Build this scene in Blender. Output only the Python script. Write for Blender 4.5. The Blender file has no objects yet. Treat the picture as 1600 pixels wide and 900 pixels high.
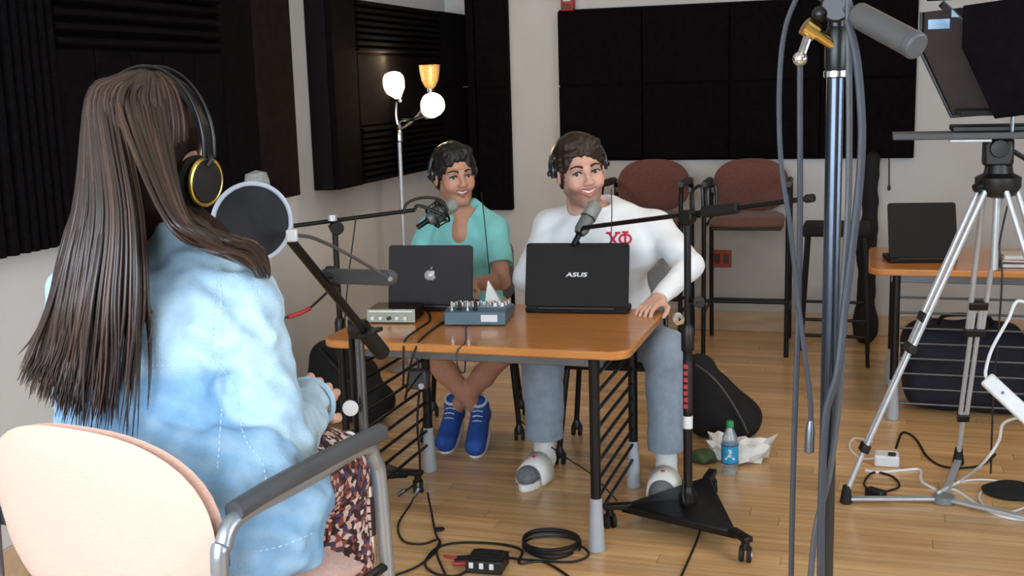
import bpy, bmesh, math, random
import numpy as np
from mathutils import Matrix, Vector
from mathutils.bvhtree import BVHTree
rnd = random.Random(7)
SC = bpy.context.scene
COL = SC.collection
PI = math.pi
def R(a): return math.radians(a)
def V(*a): return Vector(a)

# ---------------------------------------------------------------- camera
CAM_H, FPX = 1.6, 1783.0
_p, _y, _r = R(10.1), R(17.6), R(1.66)
_fw = V(-math.sin(_y)*math.cos(_p), math.cos(_y)*math.cos(_p), -math.sin(_p))
_rt = V(math.cos(_y), math.sin(_y), 0.0)
_up = _rt.cross(_fw)
_R = _rt*math.cos(_r) - _up*math.sin(_r)
_U = _up*math.cos(_r) + _rt*math.sin(_r)
_C = V(0, 0, CAM_H)
camd = bpy.data.cameras.new('camera')
cam = bpy.data.objects.new('camera', camd); COL.objects.link(cam)
camd.sensor_width = 36.0; camd.sensor_fit = 'HORIZONTAL'
camd.lens = 36.0*FPX/1600.0
camd.clip_start = 0.05; camd.clip_end = 60
m = Matrix((_R, _U, -_fw)).transposed().to_4x4(); m.translation = _C
cam.matrix_world = m
SC.camera = cam
def _ray(x, y): return _fw + _R*((x-800)/FPX) - _U*((y-450)/FPX)
# measured points: where the sight line of a picture point meets a known plane of the room
def ay(x, y, Y): d = _ray(x, y); return _C + d*(Y/d.y)
def az(x, y, z): d = _ray(x, y); return _C + d*((z-CAM_H)/d.z)
def ax(x, y, X): d = _ray(x, y); return _C + d*(X/d.x)

# ---------------------------------------------------------------- view, world, lights
SC.view_settings.view_transform = 'Standard'
SC.view_settings.look = 'None'
SC.view_settings.gamma = 1.0
SC.view_settings.use_curve_mapping = False
SC.view_settings.exposure = 0.2
w = bpy.data.worlds.new('sky'); SC.world = w; w.use_nodes = True
bgn = w.node_tree.nodes['Background']
bgn.inputs[0].default_value = (0.55, 0.72, 1.0, 1); bgn.inputs[1].default_value = 1.0
def area(name, loc, direction, sx, sy, power, col):
    l = bpy.data.lights.new(name, 'AREA'); l.shape = 'RECTANGLE'; l.size = sx; l.size_y = sy
    l.energy = power; l.color = col
    o = bpy.data.objects.new(name, l); COL.objects.link(o); o.location = loc
    o.rotation_euler = Vector(direction).to_track_quat('-Z', 'Y').to_euler()
    return o
# daylight entering by the two big windows behind the camera
area('daylight_rear_window', (-1.0, -1.36, 1.75), (0, 1, -0.10), 3.0, 1.7, 185, (0.80, 0.91, 1.0))
area('daylight_side_window', (3.26, 1.4, 1.75), (-1, 0.15, -0.12), 2.6, 1.6, 115, (0.80, 0.91, 1.0))
# ceiling fittings of the studio, behind and above the frame
area('ceiling_light_glow', (0.4, 4.6, 2.93), (0, 0, -1), 1.2, 0.3, 14, (1.0, 0.80, 0.55))

# ---------------------------------------------------------------- materials
MATS = {}
def lin(c):
    return tuple(((v/255.0)/12.92 if v/255.0 <= 0.04045 else (((v/255.0)+0.055)/1.055)**2.4) for v in c)
def mat(name, col, rough=0.5, metal=0.0, var=0.0, vs=12.0, stretch=None, bump=0.0, bs=150.0, emit=0.0,
        alpha=1.0, trans=0.0, sheen=0.0, vcol=False, coat=0.0, col2=None, spec=0.5):
    if name in MATS: return MATS[name]
    M = bpy.data.materials.new(name); M.use_nodes = True; MATS[name] = M
    nt = M.node_tree; N = nt.nodes; L = nt.links; b = N['Principled BSDF']
    c = lin(col)
    b.inputs['Base Color'].default_value = (*c, 1)
    b.inputs['Roughness'].default_value = rough; b.inputs['Metallic'].default_value = metal
    b.inputs['Specular IOR Level'].default_value = spec
    if coat: b.inputs['Coat Weight'].default_value = coat
    if sheen: b.inputs['Sheen Weight'].default_value = sheen
    if trans: b.inputs['Transmission Weight'].default_value = trans
    if alpha < 1: b.inputs['Alpha'].default_value = alpha
    if emit:
        b.inputs['Emission Color'].default_value = (*c, 1); b.inputs['Emission Strength'].default_value = emit
    tc = None
    if var or bump:
        tc = N.new('ShaderNodeTexCoord'); mp = N.new('ShaderNodeMapping'); L.new(tc.outputs['Object'], mp.inputs[0])
        if stretch: mp.inputs['Scale'].default_value = stretch
    src = None
    if vcol:
        a = N.new('ShaderNodeVertexColor'); a.layer_name = 'Col'; src = a.outputs[0]
        L.new(src, b.inputs['Base Color'])
    if var:
        t = N.new('ShaderNodeTexNoise'); t.inputs['Scale'].default_value = vs; t.inputs['Detail'].default_value = 5
        L.new(mp.outputs[0], t.inputs['Vector'])
        rp = N.new('ShaderNodeValToRGB')
        rp.color_ramp.elements[0].position = 0.32; rp.color_ramp.elements[1].position = 0.68
        c2 = lin(col2) if col2 else tuple(min(1, v*(1+var)) for v in c)
        rp.color_ramp.elements[0].color = (*[v*(1-var) for v in c], 1) if not col2 else (*c, 1)
        rp.color_ramp.elements[1].color = (*c2, 1)
        L.new(t.outputs[0], rp.inputs[0])
        if src:
            mx = N.new('ShaderNodeMixRGB'); mx.blend_type = 'MULTIPLY'; mx.inputs[0].default_value = 1
            rp.color_ramp.elements[0].color = (1-var, 1-var, 1-var, 1); rp.color_ramp.elements[1].color = (1, 1, 1, 1)
            L.new(src, mx.inputs[1]); L.new(rp.outputs[0], mx.inputs[2]); L.new(mx.outputs[0], b.inputs['Base Color'])
        else:
            L.new(rp.outputs[0], b.inputs['Base Color'])
    if bump:
        t2 = N.new('ShaderNodeTexNoise'); t2.inputs['Scale'].default_value = bs; t2.inputs['Detail'].default_value = 4
        L.new(mp.outputs[0], t2.inputs['Vector'])
        bp = N.new('ShaderNodeBump'); bp.inputs['Strength'].default_value = bump; bp.inputs['Distance'].default_value = 0.01
        L.new(t2.outputs[0], bp.inputs['Height']); L.new(bp.outputs[0], b.inputs['Normal'])
    return M
def M_(n): return MATS[n]

mat('wall_paint', (203, 202, 202), 0.75, var=0.03, vs=3, bump=0.04, bs=220)
mat('ceiling_paint', (215, 210, 200), 0.9, var=0.03, vs=3)
mat('baseboard_wood', (196, 168, 138), 0.45, var=0.08, vs=4, stretch=(1, 8, 8))
mat('foam_black', (17, 15, 17), 1.0, var=0.25, vs=30, bump=0.3, bs=300, spec=0.03)
mat('foam_brown', (34, 28, 27), 1.0, var=0.2, vs=20, bump=0.3, bs=300, spec=0.03)
mat('panel_cloth', (24, 20, 21), 0.95, var=0.15, vs=25, bump=0.2, bs=500, spec=0.1)
mat('black_plastic', (18, 18, 20), 0.42, var=0.12, vs=20, bump=0.03, bs=400)
mat('black_rubber', (14, 14, 15), 0.7, var=0.1, vs=20)
mat('black_metal', (20, 20, 22), 0.36, metal=0.35, var=0.1, vs=15)
mat('black_cloth', (16, 16, 20), 0.85, var=0.25, vs=18, bump=0.35, bs=60)
mat('chrome', (205, 208, 212), 0.16, metal=1.0, var=0.04, vs=10)
mat('dull_chrome', (104, 110, 118), 0.3, metal=0.85, var=0.06, vs=10)
mat('silver', (196, 200, 206), 0.36, metal=0.45, var=0.06, vs=14)
mat('grey_plastic', (122, 126, 130), 0.5, var=0.08, vs=14)
mat('dark_grey_plastic', (66, 68, 72), 0.5, var=0.1, vs=14)
mat('white_plastic', (225, 228, 232), 0.4, var=0.03, vs=14)
mat('foot_grey', (168, 174, 182), 0.4, var=0.05, vs=14)
mat('brass', (200, 168, 96), 0.22, metal=1.0, var=0.05, vs=20)
mat('gold', (196, 172, 84), 0.28, metal=0.9, var=0.05, vs=20)
mat('mic_mesh', (150, 156, 154), 0.5, metal=0.4, var=0.3, vs=300, bump=0.4, bs=700)
mat('mic_grey', (112, 118, 118), 0.45, metal=0.3, var=0.1, vs=30)
mat('table_wood', (194, 128, 66), 0.28, var=0.12, vs=5, stretch=(1, 9, 9), coat=0.25)
mat('fabric_brown', (112, 70, 62), 0.9, var=0.18, vs=90, bump=0.3, bs=400, sheen=0.2)
mat('shell_cream', (198, 172, 158), 0.9, var=0.04, vs=160, bump=0.25, bs=500, stretch=(0.4, 1, 4))
mat('fabric_peach', (214, 172, 156), 0.9, var=0.09, vs=120, bump=0.3, bs=500, sheen=0.2, stretch=(1, 1, 3))
mat('fabric_grey', (120, 122, 124), 0.9, var=0.12, vs=80, bump=0.3, bs=400)
mat('chair_chrome', (150, 156, 164), 0.3, metal=0.7, var=0.05)
mat('cable_black', (16, 15, 16), 0.5)
mat('pole_dark', (70, 76, 86), 0.22, metal=0.9, var=0.05)
mat('cable_grey', (46, 51, 60), 0.42, var=0.08, vs=20)
mat('cable_white', (222, 226, 230), 0.45)
mat('cable_red', (176, 46, 52), 0.5)
mat('red_label', (40, 26, 28), 0.5, var=0.2, vs=60)
mat('paper', (226, 224, 222), 0.7, var=0.05, vs=20, bump=0.15, bs=40)
mat('lamp_glass', (255, 226, 184), 0.4, emit=7.0)
mat('window_glass', (240, 246, 250), 0.02, trans=0.95)
mat('lamp_glass_off', (150, 122, 74), 0.35, var=0.25, vs=60)
mat('sky_reflection_blue', (84, 128, 165), 0.1, emit=0.5)  # colour of the painted sky reflection, faintly emissive

# ---------------------------------------------------------------- mesh builder
WM = {}                                   # world matrices of the empties and meshes made so far
class MB:
    def __init__(s): s.v = []; s.f = []; s.mi = []
    def add(s, vs, fs, m=None, mi=0):
        o = len(s.v)
        for p in vs: s.v.append((m @ Vector(p)) if m is not None else Vector(p))
        for f in fs: s.f.append([i+o for i in f]); s.mi.append(mi)
        return s
    def box(s, c, d, m=None, taper=1.0, mi=0):
        x, y, z = d[0]/2, d[1]/2, d[2]/2; t = taper
        vs = [(-x, -y, -z), (x, -y, -z), (x, y, -z), (-x, y, -z), (-x*t, -y*t, z), (x*t, -y*t, z), (x*t, y*t, z), (-x*t, y*t, z)]
        vs = [Vector(p)+Vector(c) for p in vs]
        return s.add(vs, [(3, 2, 1, 0), (4, 5, 6, 7), (0, 1, 5, 4), (1, 2, 6, 5), (2, 3, 7, 6), (3, 0, 4, 7)], m, mi)
    def cyl(s, p0, p1, r0, r1=None, n=14, cap=True, mi=0):
        p0, p1 = Vector(p0), Vector(p1); r1 = r0 if r1 is None else r1
        q = (p1-p0).to_track_quat('Z', 'Y').to_matrix()
        vs = []
        for p, r in ((p0, r0), (p1, r1)):
            for k in range(n):
                a = 2*PI*k/n; vs.append(p + q @ V(r*math.cos(a), r*math.sin(a), 0))
        fs = [(k, (k+1) % n, n+(k+1) % n, n+k) for k in range(n)]
        if cap: fs += [tuple(range(n-1, -1, -1)), tuple(range(n, 2*n))]
        return s.add(vs, fs, None, mi)
    def tube(s, pts, r, n=8, sub=6, rr=None, closed=False, flat=None):
        P = [Vector(p) for p in pts]
        if sub > 1 and len(P) > 2: P = spline(P, sub, closed)
        K = len(P); o = len(s.v)
        T = []
        for i in range(K):
            a = P[(i-1) % K] if closed else P[max(0, i-1)]; b = P[(i+1) % K] if closed else P[min(K-1, i+1)]
            t = (b-a); T.append(t.normalized() if t.length > 1e-9 else V(0, 0, 1))
        nrm = T[0].orthogonal().normalized()
        vs = []
        for i in range(K):
            nrm = (nrm - T[i]*nrm.dot(T[i]))
            nrm = nrm.normalized() if nrm.length > 1e-6 else T[i].orthogonal().normalized()
            bi = T[i].cross(nrm)
            rad = r if rr is None else (rr(i/(K-1)) if callable(rr) else rr[i])
            for k in range(n):
                a = 2*PI*k/n
                vs.append(P[i] + nrm*(rad*math.cos(a)) + bi*(rad*math.sin(a)*(flat or 1)))
        fs = []
        for i in range(K if closed else K-1):
            j = (i+1) % K
            for k in range(n): fs.append((i*n+k, i*n+(k+1) % n, j*n+(k+1) % n, j*n+k))
        if not closed: fs += [tuple(range(n-1, -1, -1)), tuple((K-1)*n+k for k in range(n))]
        return s.add(vs, fs)
    def lathe(s, prof, m=None, n=24, mi=0):
        vs = []; fs = []
        for (r, z) in prof:
            for k in range(n):
                a = 2*PI*k/n; vs.append((r*math.cos(a), r*math.sin(a), z))
        for i in range(len(prof)-1):
            for k in range(n): fs.append((i*n+k, i*n+(k+1) % n, (i+1)*n+(k+1) % n, (i+1)*n+k))
        if prof[0][0] > 1e-6: fs.append(tuple(range(n-1, -1, -1)))
        if prof[-1][0] > 1e-6: fs.append(tuple((len(prof)-1)*n+k for k in range(n)))
        return s.add(vs, fs, m, mi)
    def ell(s, c, r, m=None, n=18, h=10, mi=0):
        r = (r, r, r) if not hasattr(r, '__len__') else r
        vs = [(c[0], c[1], c[2]+r[2])]; fs = []
        for i in range(1, h):
            t = PI*i/h
            for k in range(n):
                a = 2*PI*k/n
                vs.append((c[0]+r[0]*math.sin(t)*math.cos(a), c[1]+r[1]*math.sin(t)*math.sin(a), c[2]+r[2]*math.cos(t)))
        vs.append((c[0], c[1], c[2]-r[2])); e = len(vs)-1
        for k in range(n): fs.append((0, 1+k, 1+(k+1) % n))
        for i in range(h-2):
            for k in range(n): fs.append((1+i*n+k, 1+(i+1)*n+k, 1+(i+1)*n+(k+1) % n, 1+i*n+(k+1) % n))
        for k in range(n): fs.append((e, 1+(h-2)*n+(k+1) % n, 1+(h-2)*n+k))
        return s.add(vs, fs, m, mi)
    def prism(s, poly, z0, z1, m=None, mi=0):
        n = len(poly)
        vs = [(p[0], p[1], z0) for p in poly]+[(p[0], p[1], z1) for p in poly]
        fs = [tuple(range(n-1, -1, -1)), tuple(range(n, 2*n))]+[(k, (k+1) % n, n+(k+1) % n, n+k) for k in range(n)]
        return s.add(vs, fs, m, mi)
    def torus(s, c, R0, r, m=None, n=36, k=10, sq=(1, 1)):
        vs = []; fs = []
        for i in range(n):
            a = 2*PI*i/n
            for j in range(k):
                b = 2*PI*j/k
                vs.append((c[0]+(R0+r*math.cos(b))*math.cos(a)*sq[0], c[1]+(R0+r*math.cos(b))*math.sin(a)*sq[1], c[2]+r*math.sin(b)))
        for i in range(n):
            for j in range(k): fs.append((i*k+j, ((i+1) % n)*k+j, ((i+1) % n)*k+(j+1) % k, i*k+(j+1) % k))
        return s.add(vs, fs, m)
    def build(s, name, mt, parent=None, bevel=0.0, sharp=35, segs=2, loc=None):
        me = bpy.data.meshes.new(name)
        W = WM[parent.name] if parent is not None else Matrix.Translation(loc) if loc is not None else Matrix.Identity(4)
        inv = W.inverted()
        me.from_pydata([tuple(inv @ p) for p in s.v], [], s.f)
        mts = mt if isinstance(mt, (list, tuple)) else [mt]
        for q in mts: me.materials.append(MATS[q] if isinstance(q, str) else q)
        if any(s.mi): me.polygons.foreach_set('material_index', s.mi)
        finish(me, sharp)
        o = link(name, me, parent)
        if parent is None and loc is not None: o.location = loc
        WM[o.name] = W
        if bevel:
            b = o.modifiers.new('edge', 'BEVEL'); b.width = bevel; b.segments = segs; b.limit_method = 'ANGLE'; b.angle_limit = R(40)
        return o
def finish(me, sharp=35):
    bm = bmesh.new(); bm.from_mesh(me); bmesh.ops.recalc_face_normals(bm, faces=bm.faces); bm.to_mesh(me); bm.free()
    me.polygons.foreach_set('use_smooth', [True]*len(me.polygons))
    if sharp < 179: me.set_sharp_from_angle(angle=R(sharp))
    me.update()
def link(name, me, parent=None):
    o = bpy.data.objects.new(name, me); COL.objects.link(o)
    if parent is not None: o.parent = parent
    return o
def spline(P, sub, closed=False):
    out = []; K = len(P)
    rng = range(K) if closed else range(K-1)
    for i in rng:
        if closed: a, b, c, d = P[(i-1) % K], P[i], P[(i+1) % K], P[(i+2) % K]
        else: a, b, c, d = P[max(0, i-1)], P[i], P[i+1], P[min(K-1, i+2)]
        for q in range(sub):
            t = q/sub
            out.append(0.5*((2*b)+(c-a)*t+(2*a-5*b+4*c-d)*t*t+(3*b-a-3*c+d)*t*t*t))
    if not closed: out.append(P[-1])
    return out
def tag(o, label, cat, group=None, kind=None):
    o['label'] = label; o['category'] = cat
    if group: o['group'] = group
    if kind: o['kind'] = kind
    return o
def struct(o, label=None):
    o['kind'] = 'structure'
    if label: o['label'] = label
    return o
def thing(name, label, cat, loc=(0, 0, 0), rz=0.0, group=None):
    o = bpy.data.objects.new(name, None); COL.objects.link(o)
    o.empty_display_size = 0.1
    o.location = loc; o.rotation_euler = (0, 0, rz)
    WM[o.name] = Matrix.Translation(Vector(loc)) @ Matrix.Rotation(rz, 4, 'Z')
    return tag(o, label, cat, group)
def copy_tree(o, parent=None):
    c = o.copy(); COL.objects.link(c)
    if parent is not None: c.parent = parent
    for ch in list(o.children): copy_tree(ch, c)
    return c
def frame(c, f, u=(0, 0, 1)):
    """matrix with columns (right, forward, up) at c"""
    f = Vector(f).normalized(); u = Vector(u); s = f.cross(u).normalized(); u = s.cross(f)
    m = Matrix((s, f, u)).transposed().to_4x4(); m.translation = Vector(c); return m
def axis(c, z, x=None):
    """matrix whose local z runs along z"""
    z = Vector(z).normalized()
    q = z.to_track_quat('Z', 'Y').to_matrix().to_4x4(); q.translation = Vector(c); return q
def rrect(wd, ht, r, n=5):
    out = []
    for cx, cy, a0 in ((wd/2-r, ht/2-r, 0), (-wd/2+r, ht/2-r, 90), (-wd/2+r, -ht/2+r, 180), (wd/2-r, -ht/2+r, 270)):
        for k in range(n+1):
            a = R(a0+90*k/n); out.append((cx+r*math.cos(a), cy+r*math.sin(a)))
    return out

# ================================================================ the room
XL, XR, YB, YF, ZC = -2.72, 3.2, 7.28, -1.3, 2.95
WT = 0.14
struct(MB().box((XL-WT/2, (YB+YF)/2, ZC/2), (WT, YB-YF+2*WT, ZC)).build('wall_left', 'wall_paint'))
struct(MB().box(((XL+XR)/2, YB+WT/2, ZC/2), (XR-XL, WT, ZC)).build('wall_back', 'wall_paint'))
def wall_with_window(axis_, at_, a0, a1, w0, w1, z0, z1, name, n):
    b = MB(); fr = MB(); gl = MB()
    def bx(u0, u1, q0, q1, mb, th=WT, off=0.0):
        c = ((u0+u1)/2, at_+off, (q0+q1)/2); d = (u1-u0, th, q1-q0)
        if axis_ == 'x': mb.box(c, d)
        else: mb.box((c[1], c[0], c[2]), (d[1], d[0], d[2]))
    bx(a0, w0, 0, ZC, b); bx(w1, a1, 0, ZC, b); bx(w0, w1, 0, z0, b); bx(w0, w1, z1, ZC, b)
    struct(b.build(name, 'wall_paint'))
    k = 4
    for i in range(k+1):
        u = w0+0.025+(w1-w0-0.05)*i/k; bx(u-0.025, u+0.025, z0+0.05, z1-0.05, fr, 0.06)
    for z in (z0+0.025, z1-0.025): bx(w0, w1, z-0.025, z+0.025, fr, 0.06)
    o = struct(fr.build('window_%d' % n, 'white_plastic', bevel=0.004))
    for i in range(k):
        gl = MB(); u0 = w0+0.05+(w1-w0-0.05)*i/k; u1 = w0+(w1-w0-0.05)*(i+1)/k
        bx(u0-0.01, u1+0.01, z0+0.04, z1-0.04, gl, 0.006, 0.04 if axis_ == 'y' else -0.04); gl.build('pane', 'window_glass', o)
wall_with_window('x', YF-WT/2, XL-WT, XR+WT, -2.5, 0.5, 0.9, 2.6, 'wall_front', 1)
wall_with_window('y', XR+WT/2, YF, YB, 0.1, 2.7, 0.9, 2.6, 'wall_right', 2)
struct(MB().box(((XL+XR)/2, (YB+YF)/2, ZC+0.05), (XR-XL+2*WT, YB-YF+2*WT, 0.1)).build('ceiling', 'ceiling_paint'))
struct(MB().box(((XL+XR)/2, YB-0.008, 0.065), (XR-XL, 0.016, 0.13)).build('baseboard_back', 'baseboard_wood', bevel=0.004))
struct(MB().box((XL+0.008, (YB+YF)/2-0.01, 0.065), (0.016, YB-YF-0.02, 0.13)).build('baseboard_left', 'baseboard_wood', bevel=0.004))

# floor: strip boards running along the back wall, on a dark bed
Mf = bpy.data.materials.new('floor_boards'); Mf.use_nodes = True; MATS['floor_boards'] = Mf
nt = Mf.node_tree; N = nt.nodes; L = nt.links; b = N['Principled BSDF']
b.inputs['Roughness'].default_value = 0.24; b.inputs['Coat Weight'].default_value = 0.25; b.inputs['Coat Roughness'].default_value = 0.2
oi = N.new('ShaderNodeObjectInfo'); geo = N.new('ShaderNodeNewGeometry')
tc = N.new('ShaderNodeTexCoord'); mp = N.new('ShaderNodeMapping'); mp.inputs['Scale'].default_value = (1.6, 34, 34)
L.new(geo.outputs['Position'], mp.inputs[0])
ad = N.new('ShaderNodeVectorMath'); ad.operation = 'ADD'
cx = N.new('ShaderNodeCombineXYZ'); ml = N.new('ShaderNodeMath'); ml.operation = 'MULTIPLY'; ml.inputs[1].default_value = 40
L.new(geo.outputs['Random Per Island'], ml.inputs[0]); ml2 = N.new('ShaderNodeMath'); ml2.operation = 'ADD'
ml3 = N.new('ShaderNodeMath'); ml3.operation = 'MULTIPLY'; ml3.inputs[1].default_value = 37; L.new(oi.outputs['Random'], ml3.inputs[0])
L.new(ml.outputs[0], ml2.inputs[0]); L.new(ml3.outputs[0], ml2.inputs[1]); L.new(ml2.outputs[0], cx.inputs[0])
L.new(mp.outputs[0], ad.inputs[0]); L.new(cx.outputs[0], ad.inputs[1])
nz = N.new('ShaderNodeTexNoise'); nz.inputs['Scale'].default_value = 1.0; nz.inputs['Detail'].default_value = 6
L.new(ad.outputs[0], nz.inputs['Vector'])
rp = N.new('ShaderNodeValToRGB'); e = rp.color_ramp.elements
e[0].position = 0.3; e[0].color = (*lin((192, 146, 96)), 1); e[1].position = 0.7; e[1].color = (*lin((226, 186, 134)), 1)
L.new(nz.outputs[0], rp.inputs[0])
hs = N.new('ShaderNodeHueSaturation'); mr = N.new('ShaderNodeMapRange'); mr.inputs[3].default_value = 0.82; mr.inputs[4].default_value = 1.12
fr = N.new('ShaderNodeMath'); fr.operation = 'FRACT'; L.new(ml2.outputs[0], fr.inputs[0])
L.new(fr.outputs[0], mr.inputs[0]); L.new(mr.outputs[0], hs.inputs['Value']); L.new(rp.outputs[0], hs.inputs['Color'])
L.new(hs.outputs[0], b.inputs['Base Color'])
mat('floor_bed', (70, 46, 28), 0.8)
floor = struct(MB().box(((XL+XR)/2, (YB+YF)/2, -0.06), (XR-XL, YB-YF, 0.1)).build('floor', 'floor_bed'))
BW = 0.086; rest = MB(); count = 0; cache = {}
y = YB
while y > YF:
    y0 = max(YF, y-BW)
    x = XL - rnd.random()*0.7; near = y0 > 3.0
    while x < XR:
        ln = rnd.choice((0.9, 1.2, 1.5)) if near else 1.5
        x0, x1 = max(XL, x), min(XR, x+ln); x += ln
        if x1-x0 < 0.02: continue
        cxx = (x0+x1)/2; px = cxx*math.cos(_y)+((y+y0)/2)*math.sin(_y)
        # in view: inside the frame's wedge on the floor
        dep = -cxx*math.sin(_y)+y*math.cos(_y)
        vis = near and dep > 0 and abs(px)/dep < 0.52 and count < 300
        c = (cxx, (y+y0)/2, -0.005); d = (x1-x0-0.0016, y-y0-0.0016, 0.01)
        if vis:
            key = (round(d[0], 3), round(d[1], 3))
            if key not in cache:
                p = MB().box((0, 0, 0), d).build('plank', 'floor_boards', floor); cache[key] = p
            else:
                p = cache[key].copy(); COL.objects.link(p)
            p.location = c; count += 1
        else: rest.box(c, d)
    y -= BW
o = rest.build('plank_field', 'floor_boards', floor); o['kind'] = 'stuff'

# ---------------------------------------------------------------- acoustic panels (foam on framed boards)
def ribs(mb, m, wd, ht, depth, n, vertical=False):
    """wedge foam tile, local x across, local z up, local y out of the wall (towards -y)"""
    L_ = wd if vertical else ht
    for i in range(n):
        a, b_ = -L_/2+L_*i/n, -L_/2+L_*(i+1)/n; c = (a+b_)/2; q = (b_-a)*0.18
        if vertical: sec = [(a, 0), (a, -0.012), (c-q, -depth), (c+q, -depth), (b_, -0.012), (b_, 0)]; pts = [(u, y_, z) for z in (-ht/2, ht/2) for u, y_ in sec]
        else: sec = [(a, 0), (a, -0.012), (c-q, -depth), (c+q, -depth), (b_, -0.012), (b_, 0)]; pts = [(x_, y_, u) for x_ in (-wd/2, wd/2) for u, y_ in sec]
        k = 6
        fs = [tuple(range(k)), tuple(range(2*k-1, k-1, -1))]+[(j, (j+1) % k, k+(j+1) % k, k+j) for j in range(k)]
        mb.add(pts, fs, m)
def panel(name, label, W, wd, ht, th, tiles):
    """W: matrix at the panel's bottom centre on the wall; local x right, -y out, z up"""
    loc = W.translation
    o = thing(name, label, 'acoustic panel', tuple(loc))
    MB().box((0, -th/2, ht/2), (wd, th, ht), W).build('board', 'panel_cloth', o, bevel=0.006)
    for (x0, x1, z0, z1, kind, n, mt) in tiles:
        mb = MB(); m_ = W @ Matrix.Translation(((x0+x1)/2, -th-0.0005, (z0+z1)/2))
        w_, h_ = x1-x0-0.006, z1-z0-0.006
        if kind == 'flat': mb.box((0, -0.017, 0), (w_, 0.034, h_), m_); bv = 0.006
        else: ribs(mb, m_, w_, h_, 0.05, n, kind == 'v'); bv = 0
        mb.build('foam_tile', mt, o, bevel=bv)
    return o
# left wall: local x along +Y (away from camera) -> wall normal +X
def WL(yc, z): return Matrix(((0, -1, 0, XL+0.001), (1, 0, 0, yc), (0, 0, 1, z), (0, 0, 0, 1)))
def WB(xc, z): return Matrix.Translation((xc, YB-0.001, z))
# near-left panel, Y 2.3 .. 4.97
y0, y1 = 2.2, 4.97; wd = y1-y0; zc = 1.10
def yy(v): return v-(y0+y1)/2
tl = [(yy(2.2), yy(3.03), 0, 1.25, 'v', 14, 'foam_black'), (yy(3.03), yy(3.29), 0, 1.25, 'v', 6, 'foam_black'),
      (yy(3.29), yy(4.34), 0.665, 1.25, 'h', 12, 'foam_black'),
      (yy(4.34), yy(4.61), 0, 1.25, 'flat', 1, 'foam_black'), (yy(4.61), yy(4.97), 0, 1.25, 'flat', 1, 'foam_brown')]
for k in range(5): tl.append((yy(3.29+0.21*k), yy(3.5+0.21*k), 0, 0.665, 'flat', 1, 'foam_black'))
panel('acoustic_panel', 'black foam panel with vertical and horizontal ribs beside the long-haired person', WL((y0+y1)/2, zc), wd, 1.27, 0.05, tl)
# second panel on the left wall, thick box
y0, y1 = 5.27, 7.27; wd = y1-y0
tl = [(yy(5.27), yy(5.56), 0, 0.97, 'flat', 1, 'foam_black'),
      (yy(5.56), yy(6.8), 0.69, 0.97, 'h', 8, 'foam_black'), (yy(5.56), yy(6.8), 0.31, 0.69, 'flat', 1, 'foam_black'),
      (yy(5.56), yy(6.8), 0, 0.31, 'h', 9, 'foam_black'),
      (yy(6.8), yy(7.27), 0.5, 0.97, 'flat', 1, 'foam_black'), (yy(6.8), yy(7.27), 0.0, 0.5, 'flat', 1, 'foam_black')]
panel('acoustic_panel', 'thick black foam panel on the left wall behind the three-headed lamp', WL((y0+y1)/2, 1.095), wd, 0.97, 0.11, tl)
# narrow tall panel on the back wall, in the corner
x0, x1 = -2.552, -2.275
panel('acoustic_panel', 'narrow tall black foam panel in the corner behind the teal shirt', WB((x0+x1)/2, 0.777), x1-x0, 1.6, 0.05,
      [(-0.1425, -0.08, 0, 1.6, 'flat', 1, 'foam_black'), (-0.08, 0.1425, 0, 0.8, 'flat', 1, 'foam_black'), (-0.08, 0.1425, 0.8, 1.6, 'flat', 1, 'foam_black')])
# wide panel on the back wall
x0, x1 = -1.935, 0.241; wd = x1-x0
tl = []
for i in range(4):
    for j in range(2):
        a = -wd/2+wd*i/4; tl.append((a, a+wd/4, 0.01+0.47*j, 0.01+0.47*(j+1), 'flat', 1, 'foam_black'))
panel('acoustic_panel', 'wide flat black panel of eight tiles on the back wall', WB((x0+x1)/2, 1.10), wd, 0.96, 0.035, tl)

# fire alarm above the wide panel
c = ay(889, 2, YB); al = thing('fire_alarm', 'red wall fire alarm above the wide black panel', 'fire alarm', (c.x, YB, 2.03))
mat('alarm_red', (170, 34, 40), 0.4, var=0.05)
MB().box((c.x, YB-0.026, 2.115), (0.085, 0.05, 0.13)).build('housing', 'alarm_red', al, bevel=0.008)
MB().box((c.x, YB-0.058, 2.14), (0.05, 0.016, 0.06)).build('strobe_lens', 'white_plastic', al, bevel=0.005)
mb = MB()
for k in range(3): mb.box((c.x, YB-0.054, 2.068+0.012*k), (0.06, 0.006, 0.005))
mb.build('sounder_grille', 'black_plastic', al)
# orange outlet plate on the back wall
c = ay(1128, 404, YB); ou = thing('wall_outlet', 'orange-red outlet plate low on the back wall under the bar chair', 'outlet', (c.x, YB, c.z))
mat('outlet_orange', (190, 74, 44), 0.45, var=0.08, vs=20)
MB().box((c.x, YB-0.007, c.z), (0.122, 0.012, 0.112)).build('plate', 'outlet_orange', ou, bevel=0.004)
for s in (-1, 1):
    MB().prism(rrect(0.034, 0.062, 0.012), 0, 0.006, Matrix(((1, 0, 0, c.x+s*0.028), (0, 0, -1, YB-0.0135), (0, 1, 0, c.z), (0, 0, 0, 1)))).build('socket', 'dark_grey_plastic', ou)
# thin cord hanging under the wide panel's right end
p = ay(1389, 248, YB-0.03); q = ay(1389, 298, YB-0.03)
t = thing('hanging_cord', 'thin dark cord hanging from the right end of the wide panel', 'cord', tuple(q))
MB().tube([p+V(0, 0, 0.02), (p+q)/2, q], 0.004, 6).build('cord', 'cable_black', t)
MB().lathe([(0.001, 0), (0.009, 0.004), (0.009, 0.028), (0.003, 0.034)], Matrix.Translation(q), 10).build('plug', 'black_plastic', t)

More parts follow.
